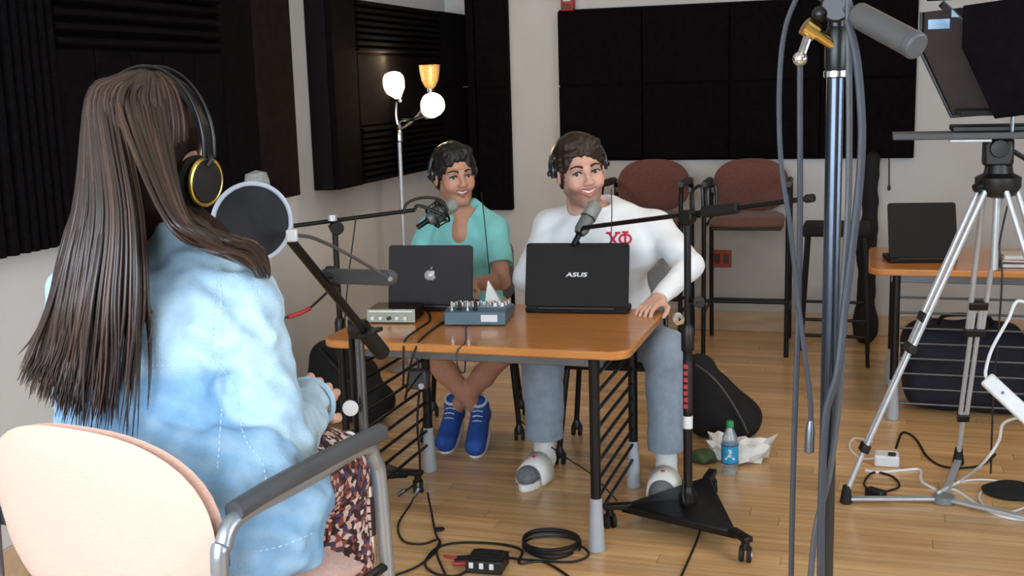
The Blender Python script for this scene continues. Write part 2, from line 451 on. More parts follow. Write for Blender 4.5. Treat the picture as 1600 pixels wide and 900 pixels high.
# ================================================================ furniture
# ---- work table with ladder ends
TZ = 0.72
def ladder_table(label, x0, x1, y0, y1, ends, rails, flip=False):
    """ends: 'x' -> ladder frames at the x ends (bars run along y)"""
    t = thing('work_table', label, 'table', ((x0+x1)/2, (y0+y1)/2, 0))
    W = Matrix.Translation(((x0+x1)/2, (y0+y1)/2, 0)); wd, dp = x1-x0, y1-y0
    top = MB().prism(rrect(wd, dp, 0.07, 6), TZ-0.03, TZ, W).build('tabletop', 'table_wood', t, bevel=0.006)
    ap = MB()
    for yv in (-dp/2+0.07, dp/2-0.07): ap.box((0, yv, TZ-0.05), (wd-0.2, 0.03, 0.038), W)
    for xv in (-wd/2+0.12, wd/2-0.12): ap.box((xv, 0, TZ-0.05), (0.03, dp-0.16, 0.036), W)
    ap.build('apron_frame', 'dull_chrome', t, bevel=0.003)
    lx, ly = wd/2-0.125, dp/2-0.045
    for sx in (-1, 1):
        for sy in (-1, 1):
            p = W @ V(sx*lx, sy*ly, 0)
            lg = MB().cyl((p.x, p.y, 0.17), (p.x, p.y, TZ-0.03), 0.0185, n=16).build('leg', 'black_metal', t)
            MB().lathe([(0.001, 0.0), (0.026, 0.0), (0.03, 0.004), (0.0205, 0.19), (0.0185, 0.192)], Matrix.Translation((p.x, p.y, 0)), 16).build('leg_foot', 'foot_grey', lg)
    for s in ((-1, 1) if ends == 'x' else (-1,)):
        for z in rails:
            b = MB()
            if ends == 'x': b.cyl(W @ V(s*lx, -ly, z), W @ V(s*lx, ly, z), 0.0065, n=8)
            else: b.cyl(W @ V(-lx, s*ly, z), W @ V(lx, s*ly, z), 0.0055, n=8)
            b.build('rung', 'black_metal' if ends == 'x' else 'dull_chrome', t)
    return t
ladder_table('orange-brown work table holding the two laptops and the mixer', -1.875, -0.75, 3.60, 4.34, 'x', [0.12+0.062*k for k in range(9)])
ladder_table('orange-brown table with the open black laptop near the tripod', 0.0, 1.15, 5.42, 6.15, 'y', [0.08+0.072*k for k in range(8)])

# ---- bar-height chair with looped arms
def make_bar_chair(label, fab, rim):
    t = thing('bar_chair', label, 'chair')
    hw, yb, yf, za = 0.238, -0.21, 0.225, 0.985
    seat = MB(); n = 9
    g = []
    for i in range(n+1):
        for j in range(n+1):
            u, v = -1+2*i/n, -1+2*j/n
            sx = u*(0.215-0.02*max(0, -v)); sy = v*0.215-0.025*max(0, v)*u*u*1.2+0.005
            edge = max(abs(u), abs(v)); z = 0.80+0.012*(1-u*u)*(1-v*v)-0.018*max(0, v)**3-(0.02 if edge > 0.99 else 0)
            g.append((sx, sy, z))
    vs = g+[(p[0]*0.97, p[1]*0.97, 0.748) for p in g]; K = (n+1)**2
    fs = []
    for i in range(n):
        for j in range(n):
            a = i*(n+1)+j; q = (a, a+n+1, a+n+2, a+1); fs.append(q); fs.append(tuple(K+e for e in reversed(q)))
    for i in range(n):
        for (a, b_) in ((i*(n+1), (i+1)*(n+1)), (i*(n+1)+n, (i+1)*(n+1)+n), (i, i+1), (n*(n+1)+i, n*(n+1)+i+1)): fs.append((a, b_, K+b_, K+a))
    seat.add(vs, fs).build('seat', fab, t, sharp=50)
    MB().box((0, 0.0, 0.738), (0.40, 0.38, 0.02)).build('seat_pan', 'black_plastic', t, bevel=0.006)
    # oval, slightly curved backrest
    def back(th, grow, yoff, nm, m_):
        b = MB(); vs = []; rings = 7; seg = 48
        for side in (0, 1):
            for r in range(rings+1):
                q = r/rings
                for k in range(seg):
                    a = 2*PI*k/seg; ca, sa = math.cos(a), math.sin(a)
                    ex = 2.5
                    den = (abs(ca)**ex+abs(sa)**ex)**(1/ex)
                    x = (0.222+grow)*q*ca/den; z = 0.955+(0.158+grow)*q*sa/den
                    cur = 0.5*x*x*1.1
                    bul = th*(1-q**4)**0.5 if q < 1 else 0
                    y = yb-0.005+cur+yoff+(bul if side else -bul)+(z-0.95)*-0.12
                    vs.append((x, y, z))
        S = (rings+1)*seg
        for side in (0, 1):
            for r in range(rings):
                for k in range(seg):
                    q = (side*S+r*seg+k, side*S+r*seg+(k+1) % seg, side*S+(r+1)*seg+(k+1) % seg, side*S+(r+1)*seg+k)
                    b.f.append(q if side else tuple(reversed(q))); b.mi.append(0)
        b.v = [Vector(p) for p in vs]
        return b.build(nm, m_, t, sharp=60)
    back(0.024, 0.0, 0.014, 'backrest', fab)
    back(0.016, 0.004, -0.012, 'back_shell', rim)
    for s in (-1, 1):
        x = s*hw
        lp = [(x, yb-0.045, 0.0), (x, yb-0.015, 0.45), (x, yb, 0.9), (x, yb+0.012, za-0.035), (x, yb+0.05, za-0.002),
              (x, 0.0, za), (x, yf-0.06, za+0.004), (x, yf-0.022, za-0.03), (x, yf-0.006, 0.88), (x, yf+0.012, 0.45), (x, yf+0.035, 0.0)]
        MB().tube(lp, 0.0135, 12, 6).build('leg_loop', 'chair_chrome' if fab == 'fabric_peach' else 'black_metal', t)
        MB().tube([(x, yb+0.04, za+0.008), (x, -0.08, za+0.014), (x, 0.08, za+0.016), (x, yf-0.0, za+0.014)], 0.0185, 12, 5, flat=0.9).build('arm_pad', 'dark_grey_plastic', t)
        MB().box((s*(hw-0.02), yb+0.018, 0.93), (0.042, 0.016, 0.035)).build('back_bracket', 'dull_chrome', t, bevel=0.004)
        for z in (0.24, 0.75): MB().cyl((x, yb-0.03 if z < 0.5 else yb-0.006, z), (x, yf+0.024 if z < 0.5 else yf, z), 0.009, n=10).build('side_rail', 'black_metal', t)
    MB().cyl((-hw, yf+0.022, 0.32), (hw, yf+0.022, 0.32), 0.011, n=10).build('footrest', 'black_metal', t)
    MB().cyl((-hw, yb-0.028, 0.24), (hw, yb-0.028, 0.24), 0.009, n=10).build('rear_rail', 'black_metal', t)
    return t
ch = make_bar_chair('brown fabric bar chair on the left, partly behind the white shirt', 'fabric_brown', 'fabric_brown')
ch['group'] = 'brown bar chairs along the back wall'
ch.location = (-1.295, 6.86, 0); ch.rotation_euler = (0, 0, PI)
c2 = copy_tree(ch); c2['label'] = 'brown fabric bar chair in front of the orange wall outlet'
c2.location = (-0.69, 6.86, 0); c2.rotation_euler = (0, 0, PI+R(2))
fg = make_bar_chair('peach fabric bar chair with grey arms in the foreground, sat on', 'fabric_peach', 'shell_cream')
fg.location = (-1.09, 1.60, 0); fg.rotation_euler = (0, 0, R(-9))

# ---- low black-seated stool behind the foreground cables
st = thing('bar_stool', 'backless black bar stool to the right of the brown chairs', 'stool', (-0.18, 6.62, 0))
MB().box((-0.18, 6.62, 0.752), (0.36, 0.34, 0.055)).build('seat', 'black_cloth', st, bevel=0.015)
for sx in (-1, 1):
    for sy in (-1, 1):
        MB().cyl((-0.18+sx*0.19, 6.62+sy*0.18, 0), (-0.18+sx*0.15, 6.62+sy*0.14, 0.73), 0.011, n=10).build('leg', 'black_metal', st)
for sy in (-1, 1):
    for z in ((0.26, 0.17) if sy < 0 else (0.30,)):
        e = 0.19-0.04*z/0.73
        MB().cyl((-0.18-e, 6.62+sy*(e-0.01), z), (-0.18+e, 6.62+sy*(e-0.01), z), 0.009, n=8).build('rung', 'black_metal', st)

# ---- the two seated men's caster chairs
def make_caster_chair(label):
    t = thing('caster_chair', label, 'chair')
    MB().prism(rrect(0.44, 0.42, 0.07), 0.415, 0.455).build('seat', 'black_cloth', t, bevel=0.014)
    bk = MB(); m_ = Matrix.Translation((0, -0.235, 0.72)) @ Matrix.Rotation(R(8), 4, 'X')
    bk.prism(rrect(0.40, 0.30, 0.06), -0.014, 0.014, m_ @ Matrix.Rotation(R(90), 4, 'X')).build('backrest', 'fabric_grey', t, bevel=0.008)
    for s in (-1, 1):
        MB().tube([(s*0.19, 0.16, 0.41), (s*0.2, -0.14, 0.405), (s*0.195, -0.225, 0.47), (s*0.185, -0.262, 0.74)], 0.011, 8, 5).build('side_tube', 'black_metal', t)
        for e in (-1, 1):
            x, y_ = s*0.215, e*0.205
            lg = MB().tube([(s*0.185, e*0.15, 0.41), (s*0.195, e*0.175, 0.3), (x, y_, 0.075)], 0.0125, 10, 4).build('leg', 'black_metal', t)
            cs = MB()
            for q in (-1, 1): cs.cyl((x+q*0.008, y_, 0.027), (x+q*0.023, y_, 0.027), 0.027, n=14)
            cs.build('caster', 'black_rubber', lg, bevel=0.003)
            MB().lathe([(0.012, 0.03), (0.02, 0.038), (0.02, 0.058), (0.011, 0.08)], Matrix.Translation((x, y_, 0)), 12).build('caster_housing', 'black_plastic', lg)
    return t
cA = make_caster_chair('black caster chair under the person in white'); cA.location = (-1.035, 4.72, 0); cA.rotation_euler = (0, 0, PI+R(4))
cA['group'] = 'caster chairs at the table'
cB = copy_tree(cA); cB['label'] = 'black caster chair under the person in teal'; cB.location = (-1.765, 4.92, 0); cB.rotation_euler = (0, 0, PI+R(16))

# ---- three-headed floor lamp
lp = ay(632, 400, 5.95); lx, ly = lp.x, lp.y
la = thing('floor_lamp', 'chrome floor lamp with two lit globes and one unlit shade', 'lamp', (lx, ly, 0))
MB().lathe([(0.001, 0), (0.14, 0), (0.14, 0.012), (0.06, 0.024), (0.014, 0.03)], Matrix.Translation((lx, ly, 0)), 32).build('base', 'chrome', la)
MB().cyl((lx, ly, 0.02), (lx, ly, 1.34), 0.0115, n=14).build('pole', 'silver', la)
MB().lathe([(0.011, 1.30), (0.021, 1.31), (0.021, 1.352), (0.015, 1.37), (0.021, 1.38), (0.012, 1.40)], Matrix.Translation((lx, ly, 0)), 16).build('hub', 'chrome', la)
h1, h2, h3 = ay(622, 152, 5.95), ay(668, 178, 5.90), ay(672, 137, 6.02)
top = V(lx, ly, 1.37)
MB().tube([top, top+V(-0.012, 0, 0.08), top+V(-0.006, 0, 0.15), h1], 0.008, 8, 6).build('gooseneck', 'chrome', la)
MB().tube([top, top+V(0.012, 0, 0.05), (top+h2)/2+V(0.0, 0, 0.012), h2], 0.008, 8, 6).build('gooseneck', 'chrome', la)
MB().tube([top, ay(643, 190, 6.0), ay(660, 170, 6.04), ay(671, 155, 6.03), h3], 0.007, 8, 6).build('gooseneck', 'chrome', la)
def shade(p, d, m_, nm, lit):
    q = axis(p, d)
    cup = [(0.018, -0.006), (0.024, 0.006), (0.05, 0.035), (0.064, 0.075), (0.066, 0.1), (0.056, 0.124), (0.03, 0.14), (0.001, 0.145)] if lit else \
          [(0.018, -0.006), (0.03, 0.006), (0.047, 0.04), (0.056, 0.09), (0.059, 0.125), (0.054, 0.125), (0.044, 0.05), (0.001, 0.03)]
    o = MB().lathe(cup, q, 28).build(nm, m_, la, sharp=60)
    MB().lathe([(0.001, -0.03), (0.017, -0.028), (0.02, 0.002), (0.001, 0.004)], q, 16).build('socket', 'chrome', la)
    if lit:
        l = bpy.data.lights.new('lamp_bulb', 'POINT'); l.energy = 7; l.color = (1, 0.74, 0.45); l.shadow_soft_size = 0.06
        b_ = bpy.data.objects.new('lamp_bulb', l); COL.objects.link(b_); b_.parent = la
        b_.location = WM[la.name].inverted() @ (q @ V(0, 0, 0.22))
shade(h1, V(-0.25, -0.2, 1), 'lamp_glass', 'globe_shade', True)
shade(h2, V(0.45, -0.45, 0.42), 'lamp_glass', 'globe_shade', True)
shade(h3, V(0.03, -0.05, 1), 'lamp_glass_off', 'cup_shade', False)

# ================================================================ things on the table
mat('laptop_dark', (34, 28, 30), 0.55, spec=0.3, var=0.08, vs=10)
mat('laptop_black', (15, 12, 12), 0.6, spec=0.3, var=0.12, vs=12, bump=0.04, bs=300)
mat('logo_white', (226, 228, 232), 0.4)
mat('logo_silver', (206, 208, 214), 0.3, metal=0.3)
def laptop(label, c, rz, wd, dp, lid, tilt, m_, logo, z=TZ, name='laptop'):
    """base lies behind the lid as seen from the lid's back; c: centre of the hinge line"""
    t = thing(name, label, 'laptop', (c[0], c[1], z), rz)
    W = WM[t.name]
    MB().prism(rrect(wd, dp, 0.014), 0.003, 0.021, W @ Matrix.Translation((0, dp/2, 0))).build('base', m_, t, bevel=0.003)
    kb = MB()
    for i in range(12):
        for j in range(5): kb.box((-wd*0.41+i*wd*0.82/11, 0.05+j*0.02, 0.0225), (wd*0.06, 0.016, 0.003), W)
    kb.build('keyboard', 'black_plastic', t)
    ft = MB()
    for sx in (-1, 1):
        for q in (0.02, dp-0.02): ft.lathe([(0.001, 0), (0.008, 0), (0.008, 0.004)], W @ Matrix.Translation((sx*(wd/2-0.03), q, 0)), 10)
    ft.build('rubber_feet', 'black_rubber', t)
    H = W @ Matrix.Translation((0, 0.002, 0.02)) @ Matrix.Rotation(-tilt, 4, 'X')     # lid plane: x across, z up, outer face at -y
    L_ = MB().prism(rrect(wd, lid, 0.014), -0.005, 0.005, H @ Matrix.Translation((0, 0, lid/2+0.006)) @ Matrix.Rotation(R(90), 4, 'X')).build('lid', m_, t, bevel=0.003)
    MB().box((0, 0.0062, lid/2+0.006), (wd-0.03, 0.001, lid-0.03), H).build('screen', 'black_plastic', L_)
    MB().cyl(H @ V(-wd*0.36, 0, 0), H @ V(wd*0.36, 0, 0), 0.0075, n=10).build('hinge', 'black_plastic', t)
    if logo: logo(t, L_, H @ Matrix.Translation((0, -0.0054, lid/2+0.006)) @ Matrix.Rotation(R(90), 4, 'X'))
    return t
def text_mesh(txt, size, extr=0.0008, bold=0.0):
    cu = bpy.data.curves.new('text_tmp', 'FONT'); cu.body = txt; cu.size = size; cu.extrude = extr; cu.offset = bold
    cu.align_x = 'CENTER'; cu.align_y = 'CENTER'; cu.resolution_u = 3
    o = bpy.data.objects.new('text_tmp', cu); COL.objects.link(o)
    dg = bpy.context.evaluated_depsgraph_get(); me = bpy.data.meshes.new_from_object(o.evaluated_get(dg))
    vs = [v.co.copy() for v in me.vertices]; fs = [tuple(p.vertices) for p in me.polygons]
    bpy.data.objects.remove(o); bpy.data.curves.remove(cu); bpy.data.meshes.remove(me)
    return vs, fs
def logo_text(t, L_, m_):
    vs, fs = text_mesh('/SUS', 0.030, bold=0.0007)
    vs2, fs2 = text_mesh('\u039b', 0.030, bold=0.0007)
    vs, fs = text_mesh('ASUS', 0.0285, bold=0.0008)
    b = MB(); b.add([(v.x*1.25+v.y*0.18, v.y*0.8, v.z) for v in vs], fs, m_); b.build('logo', 'logo_white', L_, sharp=180)
def logo_fruit(t, L_, m_):
    n = 40; out = []
    for k in range(n):
        a = 2*PI*k/n+PI/2
        r = 0.0225*(1+0.06*math.cos(2*a))
        x, y_ = r*math.cos(a), r*1.02*math.sin(a)
        if abs(x) < 0.010 and y_ > 0: y_ -= 0.0048*(1-abs(x)/0.010)
        if abs(x) < 0.007 and y_ < 0: y_ += 0.003*(1-abs(x)/0.007)
        d = math.hypot(x-0.0285, y_-0.003)
        if d < 0.0125:
            f = 0.0125/d; x, y_ = 0.0285+(x-0.0285)*f, 0.003+(y_-0.003)*f
        out.append((x, y_))
    b = MB(); b.prism(out, 0, 0.0008, m_)
    leaf = [(0.0, 0.022), (0.0022, 0.029), (0.0095, 0.0345), (0.0085, 0.0275)]
    b.prism(leaf, 0, 0.0008, m_); b.build('logo', 'logo_silver', L_, sharp=180)
mm = (az(600, 468, TZ+0.04)+az(712, 472, TZ+0.04))/2
laptop('dark laptop with a pale fruit emblem in front of the teal shirt', (-1.66, 4.15), R(6), 0.346, 0.16, 0.238, R(10), 'laptop_dark', logo_fruit)
laptop('wide black laptop with a white four-letter logo in front of the white shirt', (-1.075, 4.20), R(5.5), 0.405, 0.125, 0.25, R(16), 'laptop_black', logo_text)
# audio interface, front facing the camera
p0 = az(575, 505, TZ); p1 = az(648, 506, TZ)
W = Matrix.Translation(((p0.x+p1.x)/2, (p0.y+p1.y)/2, TZ)) @ Matrix.Rotation(R(8), 4, 'Z')
ai = thing('audio_interface', 'small silver-fronted audio interface at the table\'s left corner', 'audio interface', tuple(W.translation))
MB().box((0, 0.075, 0.03), (0.185, 0.145, 0.048), W).build('case', 'black_metal', ai, bevel=0.003)
mat('faceplate', (150, 152, 140), 0.4, metal=0.5, var=0.05)
MB().box((0, 0.0, 0.03), (0.19, 0.006, 0.052), W).build('faceplate', 'faceplate', ai, bevel=0.002)
for k in range(5): MB().lathe([(0.0075, 0), (0.007, 0.012), (0.001, 0.013)], W @ Matrix.Translation((-0.07+0.032*k, -0.003, 0.022)) @ Matrix.Rotation(R(90), 4, 'X'), 12).build('knob', 'white_plastic' if k != 2 else 'black_plastic', ai)
MB().box((0, -0.004, 0.0475), (0.17, 0.002, 0.006), W).build('stripe', 'white_plastic', ai)
mb = MB()
for sx in (-1, 1):
    for q in (0.02, 0.13): mb.lathe([(0.001, 0), (0.008, 0), (0.008, 0.0065)], W @ Matrix.Translation((sx*0.075, q, 0)), 10)
mb.build('foot', 'black_rubber', ai)

# mixing desk, its rear towards the camera
p0 = az(693, 510, TZ); p1 = az(786, 510, TZ)
W = Matrix.Translation(((p0.x+p1.x)/2+0.005, (p0.y+p1.y)/2+0.004, TZ)) @ Matrix.Rotation(R(9.5), 4, 'Z')
mx = thing('mixing_desk', 'blue-grey mixing desk with rows of knobs between the laptops', 'mixer', tuple(W.translation))
mat('mixer_blue', (88, 112, 128), 0.42, metal=0.2, var=0.06)
mat('mixer_top', (122, 140, 152), 0.45, metal=0.2, var=0.06)
sec = [(0.0, 0.004), (0.0, 0.052), (0.05, 0.062), (0.26, 0.034), (0.275, 0.004)]
mb = MB(); hw = 0.115
vs = [(-hw, a, b_) for a, b_ in sec]+[(hw, a, b_) for a, b_ in sec]; k = 5
mb.add(vs, [tuple(range(k-1, -1, -1)), tuple(range(k, 2*k))]+[(j, (j+1) % k, k+(j+1) % k, k+j) for j in range(k)], W).build('body', 'mixer_blue', mx, bevel=0.003)
slope = Matrix.Rotation(math.atan2(0.034-0.062, 0.21), 4, 'X')
mb = MB().box((0, 0.105, 0.001), (0.215, 0.205, 0.003), W @ Matrix.Translation((0, 0.05, 0.062)) @ slope).build('control_plate', 'mixer_top', mx)
kc = ['white_plastic', 'grey_plastic', 'white_plastic', 'cable_red', 'white_plastic', 'mixer_blue', 'white_plastic']
for i in range(8):
    for j in range(5):
        q = W @ Matrix.Translation((0, 0.05, 0.062)) @ slope @ Matrix.Translation((-0.094+0.0268*i, 0.022+0.037*j, 0.002))
        MB().lathe([(0.0082, 0), (0.0066, 0.013), (0.001, 0.0135)], q, 9).build('knob', kc[(i*3+j) % 7], mx)
MB().box((0.055, -0.0012, 0.03), (0.062, 0.0024, 0.026), W).build('label_plate', 'white_plastic', mx)
for i in range(4):
    q = W @ Matrix.Translation((-0.09+0.03*i, 0.025, 0.056))
    MB().lathe([(0.0095, 0), (0.0095, 0.008), (0.006, 0.0085), (0.006, 0.03), (0.003, 0.034)], q, 12).build('jack', 'black_plastic' if i % 2 else 'chrome', mx)
mb = MB()
for sx in (-1, 1):
    for q in (0.02, 0.25): mb.lathe([(0.001, 0), (0.008, 0), (0.008, 0.0055)], W @ Matrix.Translation((sx*0.1, q, 0)), 10)
mb.build('foot', 'black_rubber', mx)
# folded paper and small tin beside the mixer
pc = az(738, 468, TZ)
pp = thing('folded_paper', 'white folded sheet standing between laptop and mixer', 'paper', (-1.43, 4.235, TZ))
MB().add([(-1.455, 4.21, TZ), (-1.385, 4.255, TZ), (-1.447, 4.245, TZ+0.115), (-1.455, 4.214, TZ+0.001), (-1.385, 4.258, TZ+0.001), (-1.447, 4.248, TZ+0.115)],
     [(0, 1, 2), (5, 4, 3), (0, 3, 4, 1), (1, 4, 5, 2), (2, 5, 3, 0)]).build('front_leaf', 'paper', pp)
MB().add([(-1.455, 4.285, TZ), (-1.385, 4.275, TZ), (-1.447, 4.249, TZ+0.115), (-1.455, 4.288, TZ+0.001), (-1.385, 4.278, TZ+0.001), (-1.447, 4.252, TZ+0.115)],
     [(0, 1, 2), (5, 4, 3), (0, 3, 4, 1), (1, 4, 5, 2), (2, 5, 3, 0)]).build('rear_leaf', 'paper', pp)

# ================================================================ microphone stands
mat('pink_print', (226, 190, 186), 0.5); mat('handle_grey', (68, 68, 68), 0.55, var=0.08)
def caster(mb_parent, p, nm='caster', tilt=0.0):
    c = MB()
    d = V(math.cos(tilt), math.sin(tilt), 0)
    for q in (-1, 1): c.cyl(p+d*(q*0.006)+V(0, 0, 0.027), p+d*(q*0.02)+V(0, 0, 0.027), 0.027, n=16)
    o = c.build(nm, 'black_rubber', mb_parent, bevel=0.003)
    MB().cyl(p+d*0.0205+V(0, 0, 0.027), p+d*0.023+V(0, 0, 0.027), 0.012, n=12).build('hub_cap', 'silver', o)
    MB().lathe([(0.012, 0.045), (0.016, 0.05), (0.013, 0.08), (0.006, 0.085)], Matrix.Translation(p), 12).build('caster_fork', 'black_metal', mb_parent)
def tri_base(t, c, pts):
    """cast triangular base: low corners on casters, rising to a hub at c"""
    P = [Vector(p) for p in pts]; hub = V(c[0], c[1], 0.115)
    vs = []; fs = []
    ctr = sum(P, V(0, 0, 0))/3
    Q = [ctr+(p-ctr)*0.86 for p in P]
    low = [V(q.x, q.y, 0.058) for q in Q]; up = [V(q.x, q.y, 0.088) for q in Q]
    hb = [hub+(Vector((q.x, q.y, hub.z))-hub).normalized()*0.04 for q in Q]
    vs = low+up+hb
    fs = [(2, 1, 0), (6, 7, 8)]
    for k in range(3):
        j = (k+1) % 3; fs += [(k, j, 3+j, 3+k), (3+k, 3+j, 6+j, 6+k)]
    MB().add(vs, fs).build('base', 'black_metal', t, bevel=0.006)
    for p in P:
        d = (ctr-p).normalized()
        MB().box((0, 0, 0), (0.1, 0.035, 0.02), Matrix.Translation(V(p.x, p.y, 0.083)+d*0.03) @ Matrix.Rotation(math.atan2(d.y, d.x), 4, 'Z')).build('base_toe', 'black_metal', t, bevel=0.004)
        caster(t, V(p.x, p.y, 0), tilt=rnd.uniform(-0.6, 0.6))
    MB().lathe([(0.034, 0.11), (0.032, 0.14), (0.022, 0.15), (0.018, 0.17)], Matrix.Translation((c[0], c[1], 0)), 16).build('hub', 'black_metal', t)
def clutch(t, p, d):
    """boom clutch: two discs and a wing knob, boom direction d"""
    d = Vector(d).normalized(); s = d.cross(V(0, 0, 1)).normalized()
    MB().cyl(p-s*0.02, p+s*0.02, 0.027, n=20).build('clutch', 'black_metal', t, bevel=0.004)
    k = MB().cyl(p-s*0.02, p-s*0.045, 0.010, n=10); k.box((0, 0, 0), (0.05, 0.012, 0.018), axis(p-s*0.05, s)).build('clutch_knob', 'black_plastic', t, bevel=0.003)
def mic(label, a, b_, r, kind, name='microphone', group=None):
    """body from tail a to head b_"""
    a, b_ = Vector(a), Vector(b_); L_ = (b_-a).length; t = thing(name, label, 'microphone', tuple((a+b_)/2)); q = axis(a, b_-a)
    if kind == 'broadcast':
        MB().lathe([(0.001, 0), (r*0.7, 0.003), (r*0.92, 0.02), (r*0.92, L_*0.5), (r*0.85, L_*0.52)], q, 24).build('body', 'mic_grey', t)
        MB().lathe([(r*0.86, L_*0.5), (r, L_*0.55), (r, L_*0.93), (r*0.85, L_*0.985), (0.001, L_)], q, 24).build('grille', 'mic_mesh', t)
        MB().torus((0, 0, L_*0.53), r*0.93, 0.003, q, 24, 6).build('ring', 'black_plastic', t)
        MB().lathe([(0.011, -0.05), (0.011, -0.008), (0.014, 0.002)], q, 12).build('connector', 'black_metal', t)
    return t
# ---- stand in front of the white shirt
bx_, by_ = -0.597, 3.895
s2 = thing('mic_stand', 'black boom mic stand with red label on a wheeled triangular base', 'mic stand', (bx_, by_, 0))
tri_base(s2, (bx_, by_), [(-0.37, 3.67, 0), (-0.875, 3.855, 0), (-0.565, 4.30, 0)])
piv = V(bx_, by_, 1.135)
MB().cyl((bx_, by_, 0.15), (bx_, by_, 0.74), 0.0165, n=16).build('lower_tube', 'black_metal', s2)
MB().cyl((bx_, by_, 0.70), (bx_, by_, 1.12), 0.0125, n=16).build('upper_tube', 'black_metal', s2)
MB().lathe([(0.0168, 0.66), (0.023, 0.67), (0.023, 0.745), (0.015, 0.76)], Matrix.Translation((bx_, by_, 0)), 16).build('height_clutch', 'black_plastic', s2)
MB().lathe([(0.0172, 0.45), (0.0172, 0.63)], Matrix.Translation((bx_, by_, 0)), 16).build('brand_label', 'red_label', s2)
mb = MB()
for k in range(7): mb.box((bx_-0.004+0.0*k, by_-0.0175, 0.468+0.024*k), (0.014, 0.004, 0.015))
mb.build('label_lettering', 'cable_red', s2)
MB().lathe([(0.0176, 0.385), (0.0176, 0.43)], Matrix.Translation((bx_, by_, 0)), 16).build('white_tape', 'white_plastic', s2)
bl, br = V(-1.02, 4.12, 1.066), ay(1272, 309, 3.72)
d = (br-bl).normalized()
MB().cyl(bl, br, 0.0085, n=12).build('boom', 'black_metal', s2)
clutch(s2, piv+V(0, 0, 0.0), d)
pb = bl+d*((piv-bl).dot(d))
MB().cyl(pb+d*0.05, pb+d*0.19, 0.02, n=16).build('boom_grip', 'black_rubber', s2, bevel=0.004)
MB().cyl(br-d*0.03, br, 0.014, n=14).build('end_cap', 'black_rubber', s2, bevel=0.003)
for k, (px, py) in enumerate(((1092, 472), (1060, 498))):
    p = ay(px, py, by_-0.02); MB().cyl((bx_, by_, p.z), (p.x, p.y-0.01, p.z), 0.008, n=8).build('clip_arm', 'black_metal', s2)
    MB().lathe([(0.001, -0.013), (0.02, -0.011), (0.02, 0.011), (0.001, 0.013)], axis(p, V(0.3, -1, 0)), 14).build('clamp_knob', 'chrome' if k else 'black_plastic', s2)
# cable clip frame on top of the clutch
for dx in (0.0, 0.055):
    MB().tube([pb+d*(0.01+dx)+V(0, 0, 0.01), pb+d*(0.005+dx)+V(0, 0, 0.07), pb+d*(0.02+dx)+V(0, 0, 0.088), pb+d*(0.045+dx)+V(0, 0, 0.085), pb+d*(0.05+dx)+V(0, 0, 0.015)], 0.006, 8, 5).build('cable_hook', 'black_metal', s2)
m2a, m2b = ay(905, 366, 4.14), ay(931, 318, 4.22)
mic('grey microphone at the chin of the person in white', m2a, m2b, 0.030, 'broadcast')
yk = MB(); yk.tube([bl, bl+V(-0.01, 0.01, -0.01), m2a+V(-0.02, 0, -0.04), m2a+V(0, 0, -0.03)], 0.007, 8, 5).build('mic_yoke', 'black_metal', s2)

# ---- stand left of the table, for the teal shirt
bx_, by_ = -1.985, 4.0
s1 = thing('mic_stand', 'black boom mic stand standing between the left wall and the table', 'mic stand', (bx_, by_, 0))
tri_base(s1, (bx_, by_), [(-1.70, 4.04, 0), (-2.18, 3.80, 0), (-2.08, 4.28, 0)])
piv = V(bx_+0.008, by_, ay(520, 352, 4.0).z)
MB().cyl((bx_, by_, 0.15), (bx_, by_, 0.68), 0.0155, n=14).build('lower_tube', 'black_metal', s1)
MB().cyl((bx_, by_, 0.66), (bx_, by_, piv.z-0.01), 0.0115, n=14).build('upper_tube', 'black_metal', s1)
MB().lathe([(0.0156, 0.62), (0.022, 0.63), (0.022, 0.7), (0.014, 0.715)], Matrix.Translation((bx_, by_, 0)), 14).build('height_clutch', 'black_plastic', s1)
bl, br = ay(459, 353, 3.93), ay(648, 328, 4.2)
d = (br-bl).normalized()
MB().cyl(bl, br, 0.0085, n=12).build('boom', 'black_metal', s1)
clutch(s1, piv+V(0, 0, -0.01), d)
MB().lathe([(0.001, 0), (0.018, 0.002), (0.018, 0.025), (0.001, 0.028)], Matrix.Translation(piv+V(0, -0.03, 0.02)), 12).build('clamp_knob', 'silver', s1)
m1a, m1b = ay(668, 345, 4.24), ay(711, 317, 4.32)
mic('dark grey microphone in a shock mount before the teal shirt', m1a, m1b, 0.031, 'broadcast')
q = axis((m1a*0.6+m1b*0.4), m1b-m1a)
sm = MB(); sm.torus((0, 0, 0.018), 0.048, 0.005, q, 28, 8); sm.torus((0, 0, -0.03), 0.045, 0.005, q, 28, 8)
for k in range(6):
    a = 2*PI*k/6; sm.cyl(q @ V(0.048*math.cos(a), 0.048*math.sin(a), 0.018), q @ V(0.045*math.cos(a), 0.045*math.sin(a), -0.03), 0.003, n=6)
    sm.cyl(q @ V(0.046*math.cos(a), 0.046*math.sin(a), 0.0), q @ V(0.028*math.cos(a+0.5), 0.028*math.sin(a+0.5), 0.0), 0.0018, n=5)
sm.build('shock_mount', 'black_plastic', s1)
MB().tube([br, br+d*0.02+V(0, 0, 0.015), q @ V(-0.048, 0, 0.0)], 0.007, 8, 5).build('mic_yoke', 'black_metal', s1)
MB().tube([ay(630, 335, 4.16), ay(636, 318, 4.17), ay(660, 309, 4.2), ay(688, 312, 4.24), ay(700, 330, 4.24)], 0.006, 8, 6).build('cable_loop', 'cable_black', s1)

